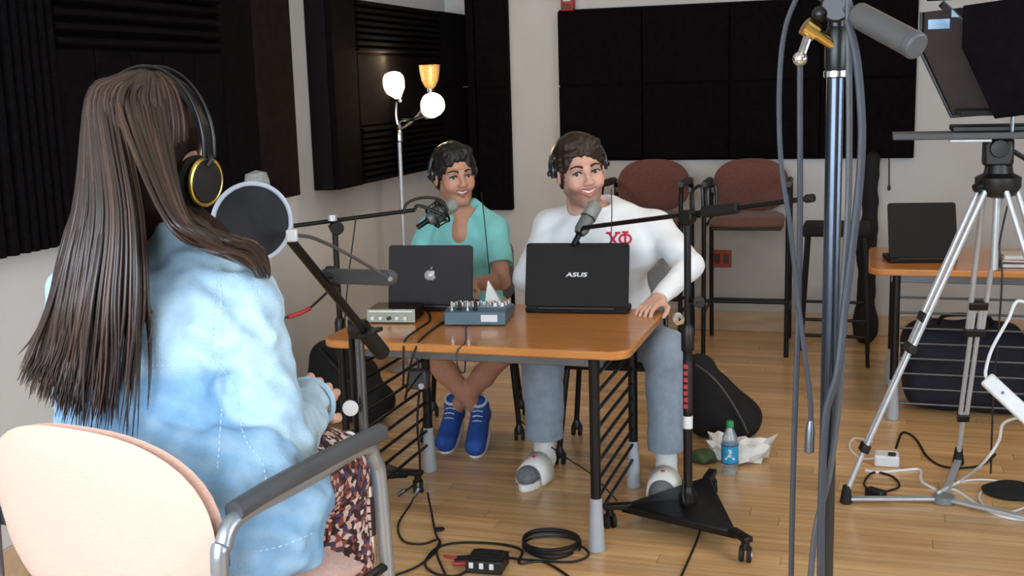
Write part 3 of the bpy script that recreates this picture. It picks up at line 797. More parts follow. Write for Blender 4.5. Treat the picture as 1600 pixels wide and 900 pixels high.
# ---- stand of the person in the foreground
bx_, by_ = -1.262, 2.65
s3 = thing('mic_stand', 'boom mic stand with chrome pole beside the foreground chair arm', 'mic stand', (bx_, by_, 0))
tri_base(s3, (bx_, by_), [(-1.05, 2.42, 0), (-1.5, 2.52, 0), (-1.26, 2.92, 0)])
pz = 0.985
MB().cyl((bx_, by_, 0.15), (bx_, by_, 0.62), 0.0165, n=16).build('lower_tube', 'chrome', s3)
MB().cyl((bx_, by_, 0.58), (bx_, by_, pz), 0.012, n=16).build('upper_tube', 'dull_chrome', s3)
MB().cyl((bx_-0.032, by_+0.02, 0.5), (bx_-0.032, by_+0.02, pz+0.02), 0.0085, n=12).build('side_rod', 'black_metal', s3)
MB().lathe([(0.0168, 0.56), (0.024, 0.57), (0.024, 0.64), (0.014, 0.655)], Matrix.Translation((bx_, by_, 0)), 16).build('height_clutch', 'black_plastic', s3)
MB().lathe([(0.0173, 0.42), (0.0173, 0.53)], Matrix.Translation((bx_, by_, 0)), 16).build('brand_label', 'red_label', s3)
mb = MB()
for k in range(5): mb.box((bx_+0.005, by_-0.017, 0.432+0.022*k), (0.016, 0.004, 0.015))
mb.build('label_lettering', 'pink_print', s3)
for (px, py, dz) in ((548, 637, 0), (546, 685, 0)):
    p = ay(px, py, 2.62)
    MB().cyl((bx_, by_, p.z), p, 0.007, n=8).build('clamp_arm', 'black_metal', s3)
    MB().lathe([(0.001, -0.014), (0.021, -0.012), (0.021, 0.008), (0.017, 0.011), (0.001, 0.012)], axis(p, V(0.35, -1, 0.1)), 18).build('clamp_dial', 'white_plastic', s3)
    MB().lathe([(0.022, -0.013), (0.0225, 0.006)], axis(p, V(0.35, -1, 0.1)), 18).build('dial_rim', 'black_plastic', s3)
ba, bb = ay(598, 552, 2.72), ay(446, 366, 2.33)
d = (bb-ba).normalized()
MB().cyl(ba, bb, 0.0115, n=14).build('boom', 'black_metal', s3)
MB().cyl(ba, ba+d*0.12, 0.022, n=16).build('counterweight', 'black_rubber', s3, bevel=0.004)
clutch(s3, V(bx_, by_, pz), d)
MB().box((0, 0, 0), (0.03, 0.034, 0.05), axis(ay(520, 432, 2.52), d)).build('boom_joint', 'black_plastic', s3, bevel=0.005)
ga, gb = ay(508, 431, 2.52), ay(612, 434, 2.44)
gm = axis((ga+gb)/2, gb-ga); Lg = (gb-ga).length
gq = frame((ga+gb)/2, V(0.35, -1, 0), (gb-ga).cross(V(0.35, -1, 0)))
X = (gb-ga).normalized(); Zv = V(0, 0, 1); Yv = Zv.cross(X).normalized(); Zv = X.cross(Yv)
GM = Matrix((X, Zv, -Yv)).transposed().to_4x4(); GM.translation = (ga+gb)/2
MB().prism(rrect(Lg+0.02, 0.036, 0.0175, 8), -0.011, 0.011, GM).build('side_arm', 'dark_grey_plastic', s3, bevel=0.003)
MB().cyl(gb+V(0, -0.011, 0.0), gb+V(0.004, -0.018, 0.0), 0.006, n=10).build('arm_screw', 'chrome', s3)
# the microphone behind the pop filter
wm = ay(411, 295, 2.28)
wt = thing('studio_microphone', 'pale-topped studio microphone behind the round pop filter', 'microphone', (wm.x, wm.y, wm.z-0.1))
q = Matrix.Translation((wm.x-0.004, wm.y, wm.z-0.13)) @ Matrix.Rotation(R(-4), 4, 'Y')
MB().lathe([(0.001, 0), (0.02, 0.002), (0.026, 0.02), (0.026, 0.085)], q, 20).build('body', 'mic_grey', wt)
MB().lathe([(0.0255, 0.086), (0.028, 0.095), (0.028, 0.145), (0.024, 0.165), (0.001, 0.172)], q, 20).build('grille', 'mic_mesh', wt)
MB().tube([bb, bb+V(-0.02, -0.01, 0.0), V(wm.x, wm.y, wm.z-0.145), V(wm.x-0.004, wm.y, wm.z-0.125)], 0.008, 8, 5).build('mic_yoke', 'black_metal', s3)
# pop filter with goose neck
pc = ay(394, 348, 2.13); view = (pc-_C).normalized()
nrm = (Matrix.Rotation(R(14), 4, 'Z') @ view.to_4d()).to_3d(); nrm.z = 0.02; nrm.normalize()
pf = thing('pop_filter', 'round dark mesh pop filter with white rim before the microphone', 'pop filter', tuple(pc-V(0, 0, 0.09)))
q = axis(pc, nrm)
mat('pop_mesh', (34, 36, 44), 0.8, alpha=0.86, var=0.2, vs=200)
mat('pop_rim', (188, 200, 220), 0.4)
MB().torus((0, 0, 0), 0.083, 0.0052, q, 48, 10).build('rim', 'pop_rim', pf)
MB().lathe([(0.001, 0.0015), (0.081, 0.0015), (0.081, -0.0015), (0.001, -0.0015)], q, 48).build('mesh', 'pop_mesh', pf)
cl = ay(456, 368, 2.14)
MB().box((0, 0, 0), (0.022, 0.018, 0.026), frame(cl, V(0.3, -1, 0))).build('rim_clamp', 'white_plastic', pf, bevel=0.003)
MB().tube([cl, ay(490, 372, 2.2), ay(545, 398, 2.32), gb+V(0, -0.013, 0.0)], 0.0042, 8, 8).build('gooseneck', 'dark_grey_plastic', pf)

# ---- stand close to the camera on the right
bx_, by_ = -0.052, 1.72
s4 = thing('mic_stand', 'tall chrome mic stand close up on the right with a grey boom handle', 'mic stand', (bx_, by_, 0))
MB().lathe([(0.001, 0), (0.14, 0), (0.14, 0.02), (0.05, 0.035), (0.016, 0.05)], Matrix.Translation((bx_, by_, 0)), 32).build('base', 'black_metal', s4)
MB().cyl((bx_, by_, 0.03), (bx_, by_, 1.60), 0.0122, n=20).build('pole', 'pole_dark', s4)
MB().lathe([(0.0125, 1.596), (0.0165, 1.598), (0.0165, 1.606), (0.0125, 1.608)], Matrix.Translation((bx_, by_, 0)), 20).build('collar', 'chrome', s4)
MB().lathe([(0.0135, 1.606), (0.0155, 1.612), (0.0155, 1.66), (0.012, 1.668)], Matrix.Translation((bx_, by_, 0)), 16).build('clutch_sleeve', 'black_metal', s4)
ca, cb = ay(1338, 22, 1.69), ay(1432, 72, 1.62); d = (cb-ca).normalized()
MB().cyl(ca, cb, 0.018, n=20).build('boom_handle', 'handle_grey', s4, bevel=0.005)
MB().cyl(cb-d*0.012, cb+d*0.0025, 0.0186, n=20).build('handle_end', 'dark_grey_plastic', s4, bevel=0.003)
bt = ca-d*0.42
MB().cyl(ca+d*0.01, bt, 0.008, n=12).build('boom', 'dull_chrome', s4)
jn = ca-d*0.03
MB().cyl((bx_, by_, 1.66), (bx_, by_, jn.z+0.004), 0.012, n=14).build('boom_post', 'black_metal', s4)
MB().cyl(V(bx_, by_-0.024, jn.z), V(bx_, by_+0.024, jn.z), 0.022, n=18).build('boom_clutch', 'black_metal', s4, bevel=0.003)
k1, k2, k3 = V(bx_, by_-0.006, 1.64), ay(1266, 46, 1.7), ay(1250, 92, 1.69)
MB().cyl(k1, k2, 0.008, n=12).build('clamp_screw', 'brass', s4)
MB().lathe([(0.001, -0.012), (0.013, -0.01), (0.013, 0.01), (0.001, 0.012)], axis(k2, k1-k2), 14).build('clamp_nut', 'brass', s4)
MB().cyl(k2, k3, 0.006, n=10).build('clamp_lever', 'chrome', s4)
MB().ell(tuple(k3), 0.0105).build('lever_ball', 'chrome', s4)
MB().ell(tuple(ay(1281, 22, 1.7)), 0.011).build('wing_ball', 'black_metal', s4)
# cables hanging from it
def cable(label, pts, r, m_='cable_black', cat='cable', group=None, ends=None, sub=8):
    P = [Vector(p) for p in pts]
    t = thing('cable', label, cat, tuple(P[-1]), group=group)
    MB().tube(P, r, 8, sub).build('cord', m_, t)
    for (i, mm_, ln, rr) in (ends or []):
        a = P[i]; b_ = P[1] if i == 0 else P[-2]; u = (b_-a).normalized()
        MB().lathe([(rr*0.6, 0), (rr, 0.002), (rr, ln*0.7), (rr*0.55, ln)], axis(a, u), 12).build('plug', mm_, t)
    return t
cable('loose grey cable arcing left of the close-up chrome stand', [ay(1258, -30, 1.66), ay(1228, 40, 1.66), ay(1218, 130, 1.66), ay(1220, 250, 1.66), ay(1234, 350, 1.66), ay(1246, 460, 1.67), ay(1258, 560, 1.67), ay(1267, 640, 1.67), ay(1264, 708, 1.67)], 0.0036, 'cable_grey', ends=[(-1, 'dull_chrome', 0.05, 0.007)])
cable('straight grey cable hanging from the lever of the chrome stand', [k3, ay(1250, 200, 1.69), ay(1250, 350, 1.69), ay(1247, 500, 1.69), ay(1242, 650, 1.69), ay(1238, 800, 1.69), ay(1235, 960, 1.69)], 0.0042, 'cable_grey')
cable('dark cable running close along the chrome pole', [ay(1325, -30, 1.69), ay(1326, 60, 1.69), ay(1327, 200, 1.69), ay(1325, 330, 1.69), ay(1316, 470, 1.69), ay(1313, 600, 1.70), ay(1296, 740, 1.69), ay(1274, 830, 1.69), ay(1262, 960, 1.69)], 0.0046, 'dark_grey_plastic')
cable('thick bluish cable bowing right of the chrome pole', [ay(1324, 30, 1.68), ay(1338, 90, 1.68), ay(1346, 180, 1.68), ay(1345, 260, 1.68), ay(1335, 360, 1.68), ay(1320, 480, 1.68), ay(1309, 580, 1.67), ay(1290, 650, 1.67), ay(1284, 780, 1.67), ay(1282, 960, 1.67)], 0.0058, 'cable_grey')

# ================================================================ tripod with teleprompter
ap = V(0.435, 4.42, 1.19)
tp = thing('tripod', 'silver twin-tube tripod with floor spreader on the right', 'tripod', (0.40, 4.42, 0))
feet = [az(1322, 786, 0.0), V(0.375, 4.86, 0.0), V(0.82, 4.12, 0.0)]
ctr = az(1474, 781, 0.012)
for i, f_ in enumerate(feet):
    out = (V(f_.x, f_.y, 0)-V(ap.x, ap.y, 0)).normalized(); s = V(-out.y, out.x, 0)
    a = ap+out*0.05; k = f_+V(0, 0, 0.06)
    mid = a.lerp(k, 0.52); lowb = a.lerp(k, 0.42); lowe = a.lerp(k, 0.86)
    lgp = MB()
    for q in (-1, 1): lgp.cyl(a+s*(q*0.034), mid+s*(q*0.026), 0.0105, n=12)
    lg = lgp.build('upper_leg', 'silver', tp)
    l2 = MB()
    for q in (-1, 1): l2.cyl(lowb+s*(q*0.013), lowe+s*(q*0.012), 0.0095, n=12)
    l2.build('middle_leg', 'silver', tp)
    MB().cyl(lowe-(lowe-a)*0.02, k-V(0, 0, 0.02), 0.0105, n=12).build('lower_leg', 'silver', tp)
    for pt, hw in ((mid, 0.05), (lowe, 0.034), (lowb, 0.045)):
        MB().box((0, 0, 0), (hw*2-0.02, 0.032, 0.034), frame(pt, (k-a).cross(s), (a-k))).build('leg_clamp', 'black_plastic', tp, bevel=0.005)
    MB().lathe([(0.02, 0), (0.024, 0.006), (0.02, 0.03), (0.014, 0.07)], Matrix.Translation(f_), 14).build('foot', 'black_rubber', tp)
    MB().box((0, 0, 0), ((ctr-f_).length, 0.03, 0.012), Matrix.Translation((ctr+f_)/2+V(0, 0, 0.012)) @ Matrix.Rotation(math.atan2((ctr-f_).y, (ctr-f_).x), 4, 'Z')).build('spreader_bar', 'silver', tp, bevel=0.003)
MB().lathe([(0.001, 0.004), (0.04, 0.004), (0.04, 0.03), (0.001, 0.032)], Matrix.Translation((ctr.x, ctr.y, 0)), 20).build('spreader_hub', 'grey_plastic', tp)
MB().lathe([(0.02, -0.04), (0.06, -0.03), (0.078, 0.0), (0.078, 0.035), (0.05, 0.05), (0.045, 0.08)], Matrix.Translation(ap), 20).build('leg_crown', 'black_plastic', tp)
MB().cyl(ap-V(0, 0, 0.30), ap, 0.014, n=12).build('centre_column', 'silver', tp)
MB().box(tuple(ap+V(-0.005, 0, 0.125)), (0.10, 0.09, 0.10)).build('fluid_head', 'black_plastic', tp, bevel=0.012)
MB().lathe([(0.001, -0.07), (0.03, -0.068), (0.034, -0.045), (0.034, 0.045), (0.03, 0.068), (0.001, 0.07)], axis(ap+V(-0.005, 0, 0.14), V(0, 1, 0)), 18).build('tilt_drum', 'black_plastic', tp)
MB().tube([ap+V(0.04, 0.05, 0.13), ap+V(0.16, 0.09, 0.05), ap+V(0.36, 0.13, -0.1)], 0.009, 8, 4).build('pan_handle', 'black_metal', tp)
MB().cyl(ap+V(-0.08, -0.06, 0.0), ap+V(-0.03, -0.02, 0.02), 0.016, n=12).build('lock_knob', 'black_plastic', tp)
# teleprompter
zpl = 1.367
te = thing('teleprompter', 'black teleprompter hood with tilted glass on the tripod', 'teleprompter', (0.38, 4.42, zpl))
mat('prompter_inner', (58, 44, 40), 0.7, var=0.15, vs=15)
mat('prompter_glass', (120, 150, 175), 0.03, trans=0.75, spec=0.8)
MB().box((0.30, 4.36, zpl+0.012), (0.46, 0.15, 0.024)).build('base_plate', 'dark_grey_plastic', te, bevel=0.004)
MB().box((0.42, 4.42, zpl+0.034), (0.30, 0.20, 0.02)).build('slide_plate', 'black_plastic', te, bevel=0.004)
MB().box((0.33, 4.34, zpl-0.006), (0.14, 0.04, 0.012)).build('plate_lock', 'silver', te, bevel=0.003)
def side(yv, x0, m_, nm):
    pl = [(x0, 1.68), (x0+0.115, 1.438), (0.66, 1.468), (0.66, 1.86), (x0, 1.82)]
    MB().prism(pl, -0.006, 0.006, Matrix(((1, 0, 0, 0), (0, 0, -1, yv), (0, 1, 0, 0), (0, 0, 0, 1)))).build(nm, m_, te, bevel=0.002)
side(4.60, 0.165, 'prompter_inner', 'far_side')
side(4.26, 0.285, 'foam_black', 'near_side')
MB().tube([(0.165, 4.59, 1.82), (0.165, 4.59, 1.68), (0.28, 4.59, 1.438), (0.66, 4.59, 1.462)], 0.008, 6, 1).build('hood_edge', 'black_metal', te)
g = MB(); g.add([(0.22, 4.275, 1.84), (0.22, 4.585, 1.84), (0.56, 4.585, 1.50), (0.56, 4.275, 1.50), (0.2228, 4.275, 1.8428), (0.2228, 4.585, 1.8428), (0.5628, 4.585, 1.5028), (0.5628, 4.275, 1.5028)],
      [(3, 2, 1, 0), (4, 5, 6, 7), (0, 1, 5, 4), (1, 2, 6, 5), (2, 3, 7, 6), (3, 0, 4, 7)]).build('beam_glass', 'prompter_glass', te)
MB().box((0.47, 4.42, 1.457), (0.36, 0.30, 0.018)).build('floor_panel', 'black_cloth', te, bevel=0.003)
MB().box((0.43, 4.42, 1.865), (0.5, 0.35, 0.012)).build('hood_top', 'foam_black', te, bevel=0.003)
MB().box((0.225, 4.602-0.012, 1.775), (0.075, 0.006, 0.035)).build('sky_reflection', 'sky_reflection_blue', te)  # sky mirrored in the glass, painted as a faintly glowing blue plate
for xx in (0.46, 0.53): MB().cyl((xx, 4.30, zpl+0.024), (xx, 4.30, 1.46), 0.007, n=8).build('support_rod', 'dull_chrome', te)
cm = thing('video_camera', 'black video camera behind the teleprompter at the right edge', 'camera', (0.72, 4.42, zpl))
MB().box((0.76, 4.42, 1.62), (0.18, 0.15, 0.17)).build('body', 'black_plastic', cm, bevel=0.012)
MB().box((0.72, 4.42, zpl+0.105), (0.10, 0.08, 0.13)).build('riser', 'black_metal', cm, bevel=0.004)
MB().lathe([(0.05, 0), (0.05, 0.06), (0.042, 0.075), (0.036, 0.07), (0.001, 0.06)], axis((0.672, 4.42, 1.63), V(-1, 0, 0)), 24).build('lens', 'black_metal', cm)
MB().box((0.62, 4.42, zpl+0.03), (0.3, 0.09, 0.018)).build('mount_plate', 'black_metal', cm, bevel=0.003)

# ================================================================ people: smooth blended surfaces
class SDF:
    def __init__(s, lo, hi, vox):
        s.lo = np.array(lo, np.float32); s.vox = vox
        s.n = np.ceil((np.array(hi)-np.array(lo))/vox).astype(int)+1
        s.F = np.full(s.n, 0.08, np.float32)
    def win(s, lo, hi):
        a = np.clip(np.floor((np.array(lo)-s.lo)/s.vox).astype(int), 0, s.n); b = np.clip(np.ceil((np.array(hi)-s.lo)/s.vox).astype(int)+1, 0, s.n)
        if (b <= a).any(): return None, None
        ix = [np.arange(a[i], b[i], dtype=np.float32)*s.vox+s.lo[i] for i in range(3)]
        P = np.stack(np.meshgrid(*ix, indexing='ij'), -1)
        return tuple(slice(a[i], b[i]) for i in range(3)), P
    def comb(s, sl, d, k, op):
        a = s.F[sl]
        if op == 'sub':
            b = -d
            if k <= 0: s.F[sl] = np.maximum(a, b)
            else:
                h = np.clip(0.5-0.5*(a-b)/k*-1, 0, 1); h = np.clip(0.5+0.5*(a-b)/k, 0, 1); s.F[sl] = b*(1-h)+a*h+k*h*(1-h)
        else:
            if k <= 0: s.F[sl] = np.minimum(a, d)
            else:
                h = np.clip(0.5+0.5*(d-a)/k, 0, 1); s.F[sl] = d*(1-h)+a*h-k*h*(1-h)
    def cap(s, a, b, r0, r1=None, k=0.02, op='add', flat=None):
        r1 = r0 if r1 is None else r1; a = np.array(a, np.float32); b = np.array(b, np.float32); r = max(r0, r1)+k+2*s.vox
        sl, P = s.win(np.minimum(a, b)-r, np.maximum(a, b)+r)
        if sl is None: return s
        f = 1.0
        if flat is not None:
            ax_, f = np.array(flat[0], np.float32), flat[1]; ax_ = ax_/np.linalg.norm(ax_); g = 1/f-1
            P = P+((P-a)@ax_)[..., None]*ax_*g; b = b+((b-a)@ax_)*ax_*g
        ba = b-a; pa = P-a; L2 = float(ba@ba)+1e-12
        t = np.clip(pa@ba/L2, 0, 1); d = np.sqrt((((pa-t[..., None]*ba))**2).sum(-1))-(r0+(r1-r0)*t)
        s.comb(sl, d*(0.75 if f < 1 else 1.0), k, op); return s
    def chain(s, pts, rs, k=0.02):
        for i in range(len(pts)-1): s.cap(pts[i], pts[i+1], rs[i], rs[i+1], k)
        return s
    def ell(s, c, r, M=None, k=0.02, op='add'):
        c = np.array(c, np.float32); r = np.array(r, np.float32); m = r.max()+k+2*s.vox
        sl, P = s.win(c-m, c+m)
        if sl is None: return s
        q = P-c
        if M is not None: q = q@np.array(M, np.float32)
        k0 = np.sqrt(((q/r)**2).sum(-1)); k1 = np.sqrt(((q/(r*r))**2).sum(-1))+1e-9
        s.comb(sl, np.where(k0 < 1e-6, -r.min(), k0*(k0-1)/k1).astype(np.float32), k, op); return s
    def box(s, c, h, M=None, rad=0.01, k=0.01, op='add'):
        c = np.array(c, np.float32); h = np.array(h, np.float32); m = np.linalg.norm(h)+k+2*s.vox
        sl, P = s.win(c-m, c+m)
        if sl is None: return s
        q = P-c
        if M is not None: q = q@np.array(M, np.float32)
        q = np.abs(q)-(h-rad); d = np.sqrt((np.maximum(q, 0)**2).sum(-1))+np.minimum(q.max(-1), 0)-rad
        s.comb(sl, d.astype(np.float32), k, op); return s
    def half(s, p, n, k=0.0):
        """cut away the side the normal n points to"""
        sl, P = s.win(s.lo, s.lo+s.n*s.vox)
        d = -((P-np.array(p, np.float32))@np.array(n, np.float32)); s.comb(sl, d, k, 'sub'); return s
    def noise(s, amp, freq, seed, dirs=6, stretch=(1, 1, 1), lo=None, hi=None):
        rg = np.random.RandomState(seed)
        m = np.abs(s.F) < 0.03
        I = np.argwhere(m); P = I*s.vox+s.lo
        if lo is not None:
            ok = ((P > np.array(lo)) & (P < np.array(hi))).all(1); I = I[ok]; P = P[ok]
        v = np.zeros(len(P))
        for _ in range(dirs):
            d = rg.normal(size=3)*np.array(stretch); d = d/np.linalg.norm(d)*freq*rg.uniform(0.6, 1.5)
            v += np.sin(P@d+rg.uniform(0, 6.28)+1.3*np.sin(P@(rg.normal(size=3)*freq*0.35)))
        s.F[I[:, 0], I[:, 1], I[:, 2]] += (v*amp/dirs).astype(np.float32); return s
    def mesh(s):
        F = s.F; S = (F < 0); A = S.astype(np.int8)
        c = A[:-1, :-1, :-1]+A[1:, :-1, :-1]+A[:-1, 1:, :-1]+A[:-1, :-1, 1:]+A[1:, 1:, :-1]+A[1:, :-1, 1:]+A[:-1, 1:, 1:]+A[1:, 1:, 1:]
        idx = np.argwhere((c > 0) & (c < 8))
        cmap = np.full(c.shape, -1, np.int32); cmap[idx[:, 0], idx[:, 1], idx[:, 2]] = np.arange(len(idx))
        off = [(0, 0, 0), (1, 0, 0), (0, 1, 0), (1, 1, 0), (0, 0, 1), (1, 0, 1), (0, 1, 1), (1, 1, 1)]
        val = [F[idx[:, 0]+o[0], idx[:, 1]+o[1], idx[:, 2]+o[2]] for o in off]
        acc = np.zeros((len(idx), 3)); cnt = np.zeros(len(idx))
        for a, b in ((0, 1), (2, 3), (4, 5), (6, 7), (0, 2), (1, 3), (4, 6), (5, 7), (0, 4), (1, 5), (2, 6), (3, 7)):
            va, vb = val[a], val[b]; m = (va < 0) != (vb < 0)
            t = np.where(m, va/np.where(m, va-vb, 1), 0)
            oa, ob = np.array(off[a], float), np.array(off[b], float)
            acc += m[:, None]*(oa+t[:, None]*(ob-oa)); cnt += m
        v = (idx+acc/cnt[:, None])*s.vox+s.lo
        Q = []
        for ax_ in range(3):
            n = [slice(None)]*3; p = [slice(None)]*3; n[ax_] = slice(1, None); p[ax_] = slice(None, -1)
            ch = S[tuple(p)] != S[tuple(n)]
            e = np.argwhere(ch); u, w_ = [(1, 2), (2, 0), (0, 1)][ax_]
            ok = (e[:, u] > 0) & (e[:, w_] > 0) & (e[:, u] < F.shape[u]-1) & (e[:, w_] < F.shape[w_]-1); e = e[ok]
            def cc(du, dw):
                q = e.copy(); q[:, u] -= du; q[:, w_] -= dw; return cmap[q[:, 0], q[:, 1], q[:, 2]]
            q = np.stack([cc(1, 1), cc(0, 1), cc(0, 0), cc(1, 0)], 1)
            fl = ~S[e[:, 0], e[:, 1], e[:, 2]]; q[fl] = q[fl][:, ::-1]; Q.append(q)
        q = np.concatenate(Q); return v, q[(q >= 0).all(1)]
    def build(s, name, mt, parent, color=None, smooth=1):
        v, q = s.mesh()
        for _ in range(smooth):                                  # light relaxation
            acc = np.zeros_like(v); cnt = np.zeros(len(v))
            for a, b in ((0, 1), (1, 2), (2, 3), (3, 0)):
                np.add.at(acc, q[:, a], v[q[:, b]]); np.add.at(cnt, q[:, a], 1)
            v = 0.5*v+0.5*acc/np.maximum(cnt, 1)[:, None]
        W = np.array(WM[parent.name].inverted())
        me = bpy.data.meshes.new(name); lv = v@W[:3, :3].T+W[:3, 3]
        me.vertices.add(len(v)); me.vertices.foreach_set('co', lv.astype(np.float32).ravel())
        me.loops.add(len(q)*4); me.loops.foreach_set('vertex_index', q.astype(np.int32).ravel())
        me.polygons.add(len(q)); me.polygons.foreach_set('loop_start', np.arange(0, len(q)*4, 4, dtype=np.int32))
        me.update(calc_edges=True); me.validate()
        me.polygons.foreach_set('use_smooth', [True]*len(me.polygons))
        me.materials.append(MATS[mt])
        if color is not None:
            ca = me.color_attributes.new('Col', 'FLOAT_COLOR', 'POINT'); c = color(v)
            ca.data.foreach_set('color', np.concatenate([c, np.ones((len(c), 1))], 1).astype(np.float32).ravel())
        o = link(name, me, parent); WM[o.name] = WM[parent.name]
        o_bvh[o.name] = (v, q)
        return o
o_bvh = {}
def bvh(o):
    v, q = o_bvh[o.name]; return BVHTree.FromPolygons([tuple(p) for p in v], [tuple(int(i) for i in f) for f in q])
def mixc(c, m, col): return c*(1-m[:, None])+np.array(col)[None, :]*m[:, None]
def sstep(x, a, b): t = np.clip((x-a)/(b-a), 0, 1); return t*t*(3-2*t)

class Head:
    def __init__(s, c, f, u, S=1.0): s.M = frame(c, f, u); s.S = S; s.A = np.array(s.M.to_3x3())
    def p(s, x, y, z): return s.M @ (V(x, y, z)*s.S)
    def sdf(s, g, smile=1.0, female=False):
        S = s.S; P = s.p; A = s.A
        def e(c, r, k=0.02, op='add'): g.ell(P(*c), [q*S for q in r], A, k*S, op)
        def cp(a, b, r0, r1, k=0.015, op='add'): g.cap(P(*a), P(*b), r0*S, r1*S, k*S, op)
        e((0, -0.018, 0.036), (0.074, 0.094, 0.083))
        e((0, 0.03, -0.03), (0.058, 0.062, 0.088), 0.03)
        cp((0.05, 0.0, -0.06), (0.018, 0.068, -0.103), 0.016, 0.014, 0.025); cp((-0.05, 0.0, -0.06), (-0.018, 0.068, -0.103), 0.016, 0.014, 0.025)
        e((0, 0.074, -0.103), (0.022, 0.016, 0.016), 0.02)
        for q in (-1, 1):
            e((q*0.043, 0.055, -0.022), (0.02, 0.024, 0.02), 0.025)                       # cheekbone
            e((q*0.038, 0.066, -0.042), (0.017, 0.018, 0.016), 0.02)                       # smiling cheek
            cp((q*0.012, 0.088, 0.021), (q*0.044, 0.072, 0.023), 0.009, 0.008, 0.015)      # brow
            e((q*0.0325, 0.094, 0.001), (0.019, 0.0155, 0.011), 0.008, 'sub')              # socket
            e((q*0.0115, 0.099, -0.034), (0.008, 0.01, 0.0075), 0.006)                     # nostril wing
            e((q*0.079, -0.008, -0.006), (0.009, 0.02, 0.031), 0.006)                      # ear
            e((q*0.088, -0.004, -0.002), (0.007, 0.011, 0.017), 0.004, 'sub')
        cp((0, 0.084, 0.016), (0, 0.108, -0.028), 0.007, 0.0105, 0.012)
        e((0, 0.108, -0.03), (0.0105, 0.0105, 0.0095), 0.006)
        w = 0.026+0.005*smile
        for q in (-1, 1):
            cp((0, 0.0905, -0.055), (q*w, 0.077, -0.056+0.006*smile), 0.0055, 0.0035, 0.006)       # upper lip
            cp((0, 0.0885, -0.075), (q*w, 0.076, -0.058+0.006*smile), 0.0065, 0.0035, 0.006)     # lower lip
            cp((0, 0.0925, -0.0645), (q*(w-0.007), 0.083, -0.0605+0.006*smile), 0.0058, 0.003, 0.002, 'sub')
        cp((0, -0.03, -0.05), (0, -0.045, -0.125), 0.052, 0.052, 0.03)
    def colors(s, v, skin, lip, stub=0.0, stubc=(0.1, 0.07, 0.05)):
        L_ = (v-np.array(s.M.translation))@s.A/s.S
        c = np.tile(np.array(skin), (len(v), 1)); x, y, z = np.abs(L_[:, 0]), L_[:, 1], L_[:, 2]
        inh = (np.abs(L_) < 0.16).all(1)
        ck = np.exp(-(((x-0.042)/0.02)**2+((z+0.035)/0.02)**2))*(y > 0.03)*inh; c = mixc(c, 0.35*ck, (skin[0]*1.05, skin[1]*0.72, skin[2]*0.68))
        ns = np.exp(-((x/0.014)**2+((z+0.03)/0.014)**2))*(y > 0.09)*inh; c = mixc(c, 0.3*ns, (skin[0]*1.0, skin[1]*0.75, skin[2]*0.7))
        if stub:
            m = sstep(-z, 0.035, 0.065)*sstep(z, -0.135, -0.105)*(y > -0.01)*inh
            c = mixc(c, stub*m, stubc)
        zl = -0.064+0.006*(x/0.03)**2
        m = (np.abs(z-zl) < 0.0165)*(x < 0.031)*(y > 0.072)*inh; m = m*sstep(-((x/0.032)**2+((z-zl)/0.0175)**2), -1.0, -0.7)
        c = mixc(c, m.astype(float), lip)
        ew = np.exp(-(((x-0.033)/0.02)**2+((z-0.003)/0.011)**2))*(y > 0.05)*inh; c = mixc(c, 0.3*ew, tuple(q*0.5 for q in skin))
        return c
    def face_parts(s, body, iris, browc, look=(0.0, 0.0), gap=0.0):
        S = s.S; A3 = s.M.copy()
        for q in (-1, 1):
            c = V(q*0.0325, 0.0765, 0.001)
            eye = MB().ell((0, 0, 0), 0.0118*S, Matrix.Translation(s.p(*c)), 18, 12).build('eye', 'eye_white', body)
            d = (s.M.to_3x3() @ V(look[0], 1, look[1])).normalized()
            MB().ell((0, 0, 0), (0.0062*S, 0.0062*S, 0.002*S), axis(s.p(*c)+d*0.0115*S, d), 14, 6).build('iris', iris, eye)
            lid = MB()                                                 # upper lid
            lid.tube([s.p(q*0.0325-0.0155, 0.083, 0.002), s.p(q*0.0325-0.007, 0.0905, 0.0075), s.p(q*0.0325+0.004, 0.0905, 0.008), s.p(q*0.0325+0.0155, 0.082, 0.001)], 0.0024*S, 8, 4).build('eyelid', 'lash_dark', body)
            br = MB(); x0, x1 = q*0.013, q*0.052
            br.tube([s.p(x0, 0.0955, 0.0215), s.p((x0+x1)/2, 0.0925, 0.0285), s.p(x1, 0.075, 0.022)], 0.0045*S, 8, 5, rr=lambda t: 0.0048*S*(1-0.55*t), flat=0.8).build('eyebrow', browc, body)
        t = MB()
        n = 10; vs = []
        for i in range(n+1):
            x = -0.0225+0.045*i/n; yy_ = 0.0875-13.0*x*x
            for z in (-0.0585, -0.0695): vs.append(s.p(x, yy_, z+9.0*x*x))
        t.add(vs, [(2*i, 2*i+2, 2*i+3, 2*i+1) for i in range(n)]); t.add([p-(s.M.to_3x3() @ V(0, 0.004, 0)) for p in vs], [(2*i+1, 2*i+3, 2*i+2, 2*i) for i in range(n)])
        t.build('teeth', 'teeth', body)
mat('eye_white', (222, 216, 210), 0.25); mat('iris_brown', (46, 28, 18), 0.2); mat('lash_dark', (30, 20, 17), 0.6); mat('teeth', (232, 226, 216), 0.3)
mat('hair_black', (22, 17, 16), 0.5, var=0.5, vs=70, stretch=(1, 1, 0.2), bump=0.35, bs=200)
mat('hair_brown', (42, 25, 19), 0.5, var=0.5, vs=70, stretch=(1, 1, 0.2), bump=0.35, bs=200)
mat('skin', (200, 150, 130), 0.5, vcol=True, var=0.08, vs=40, bump=0.04, bs=300)
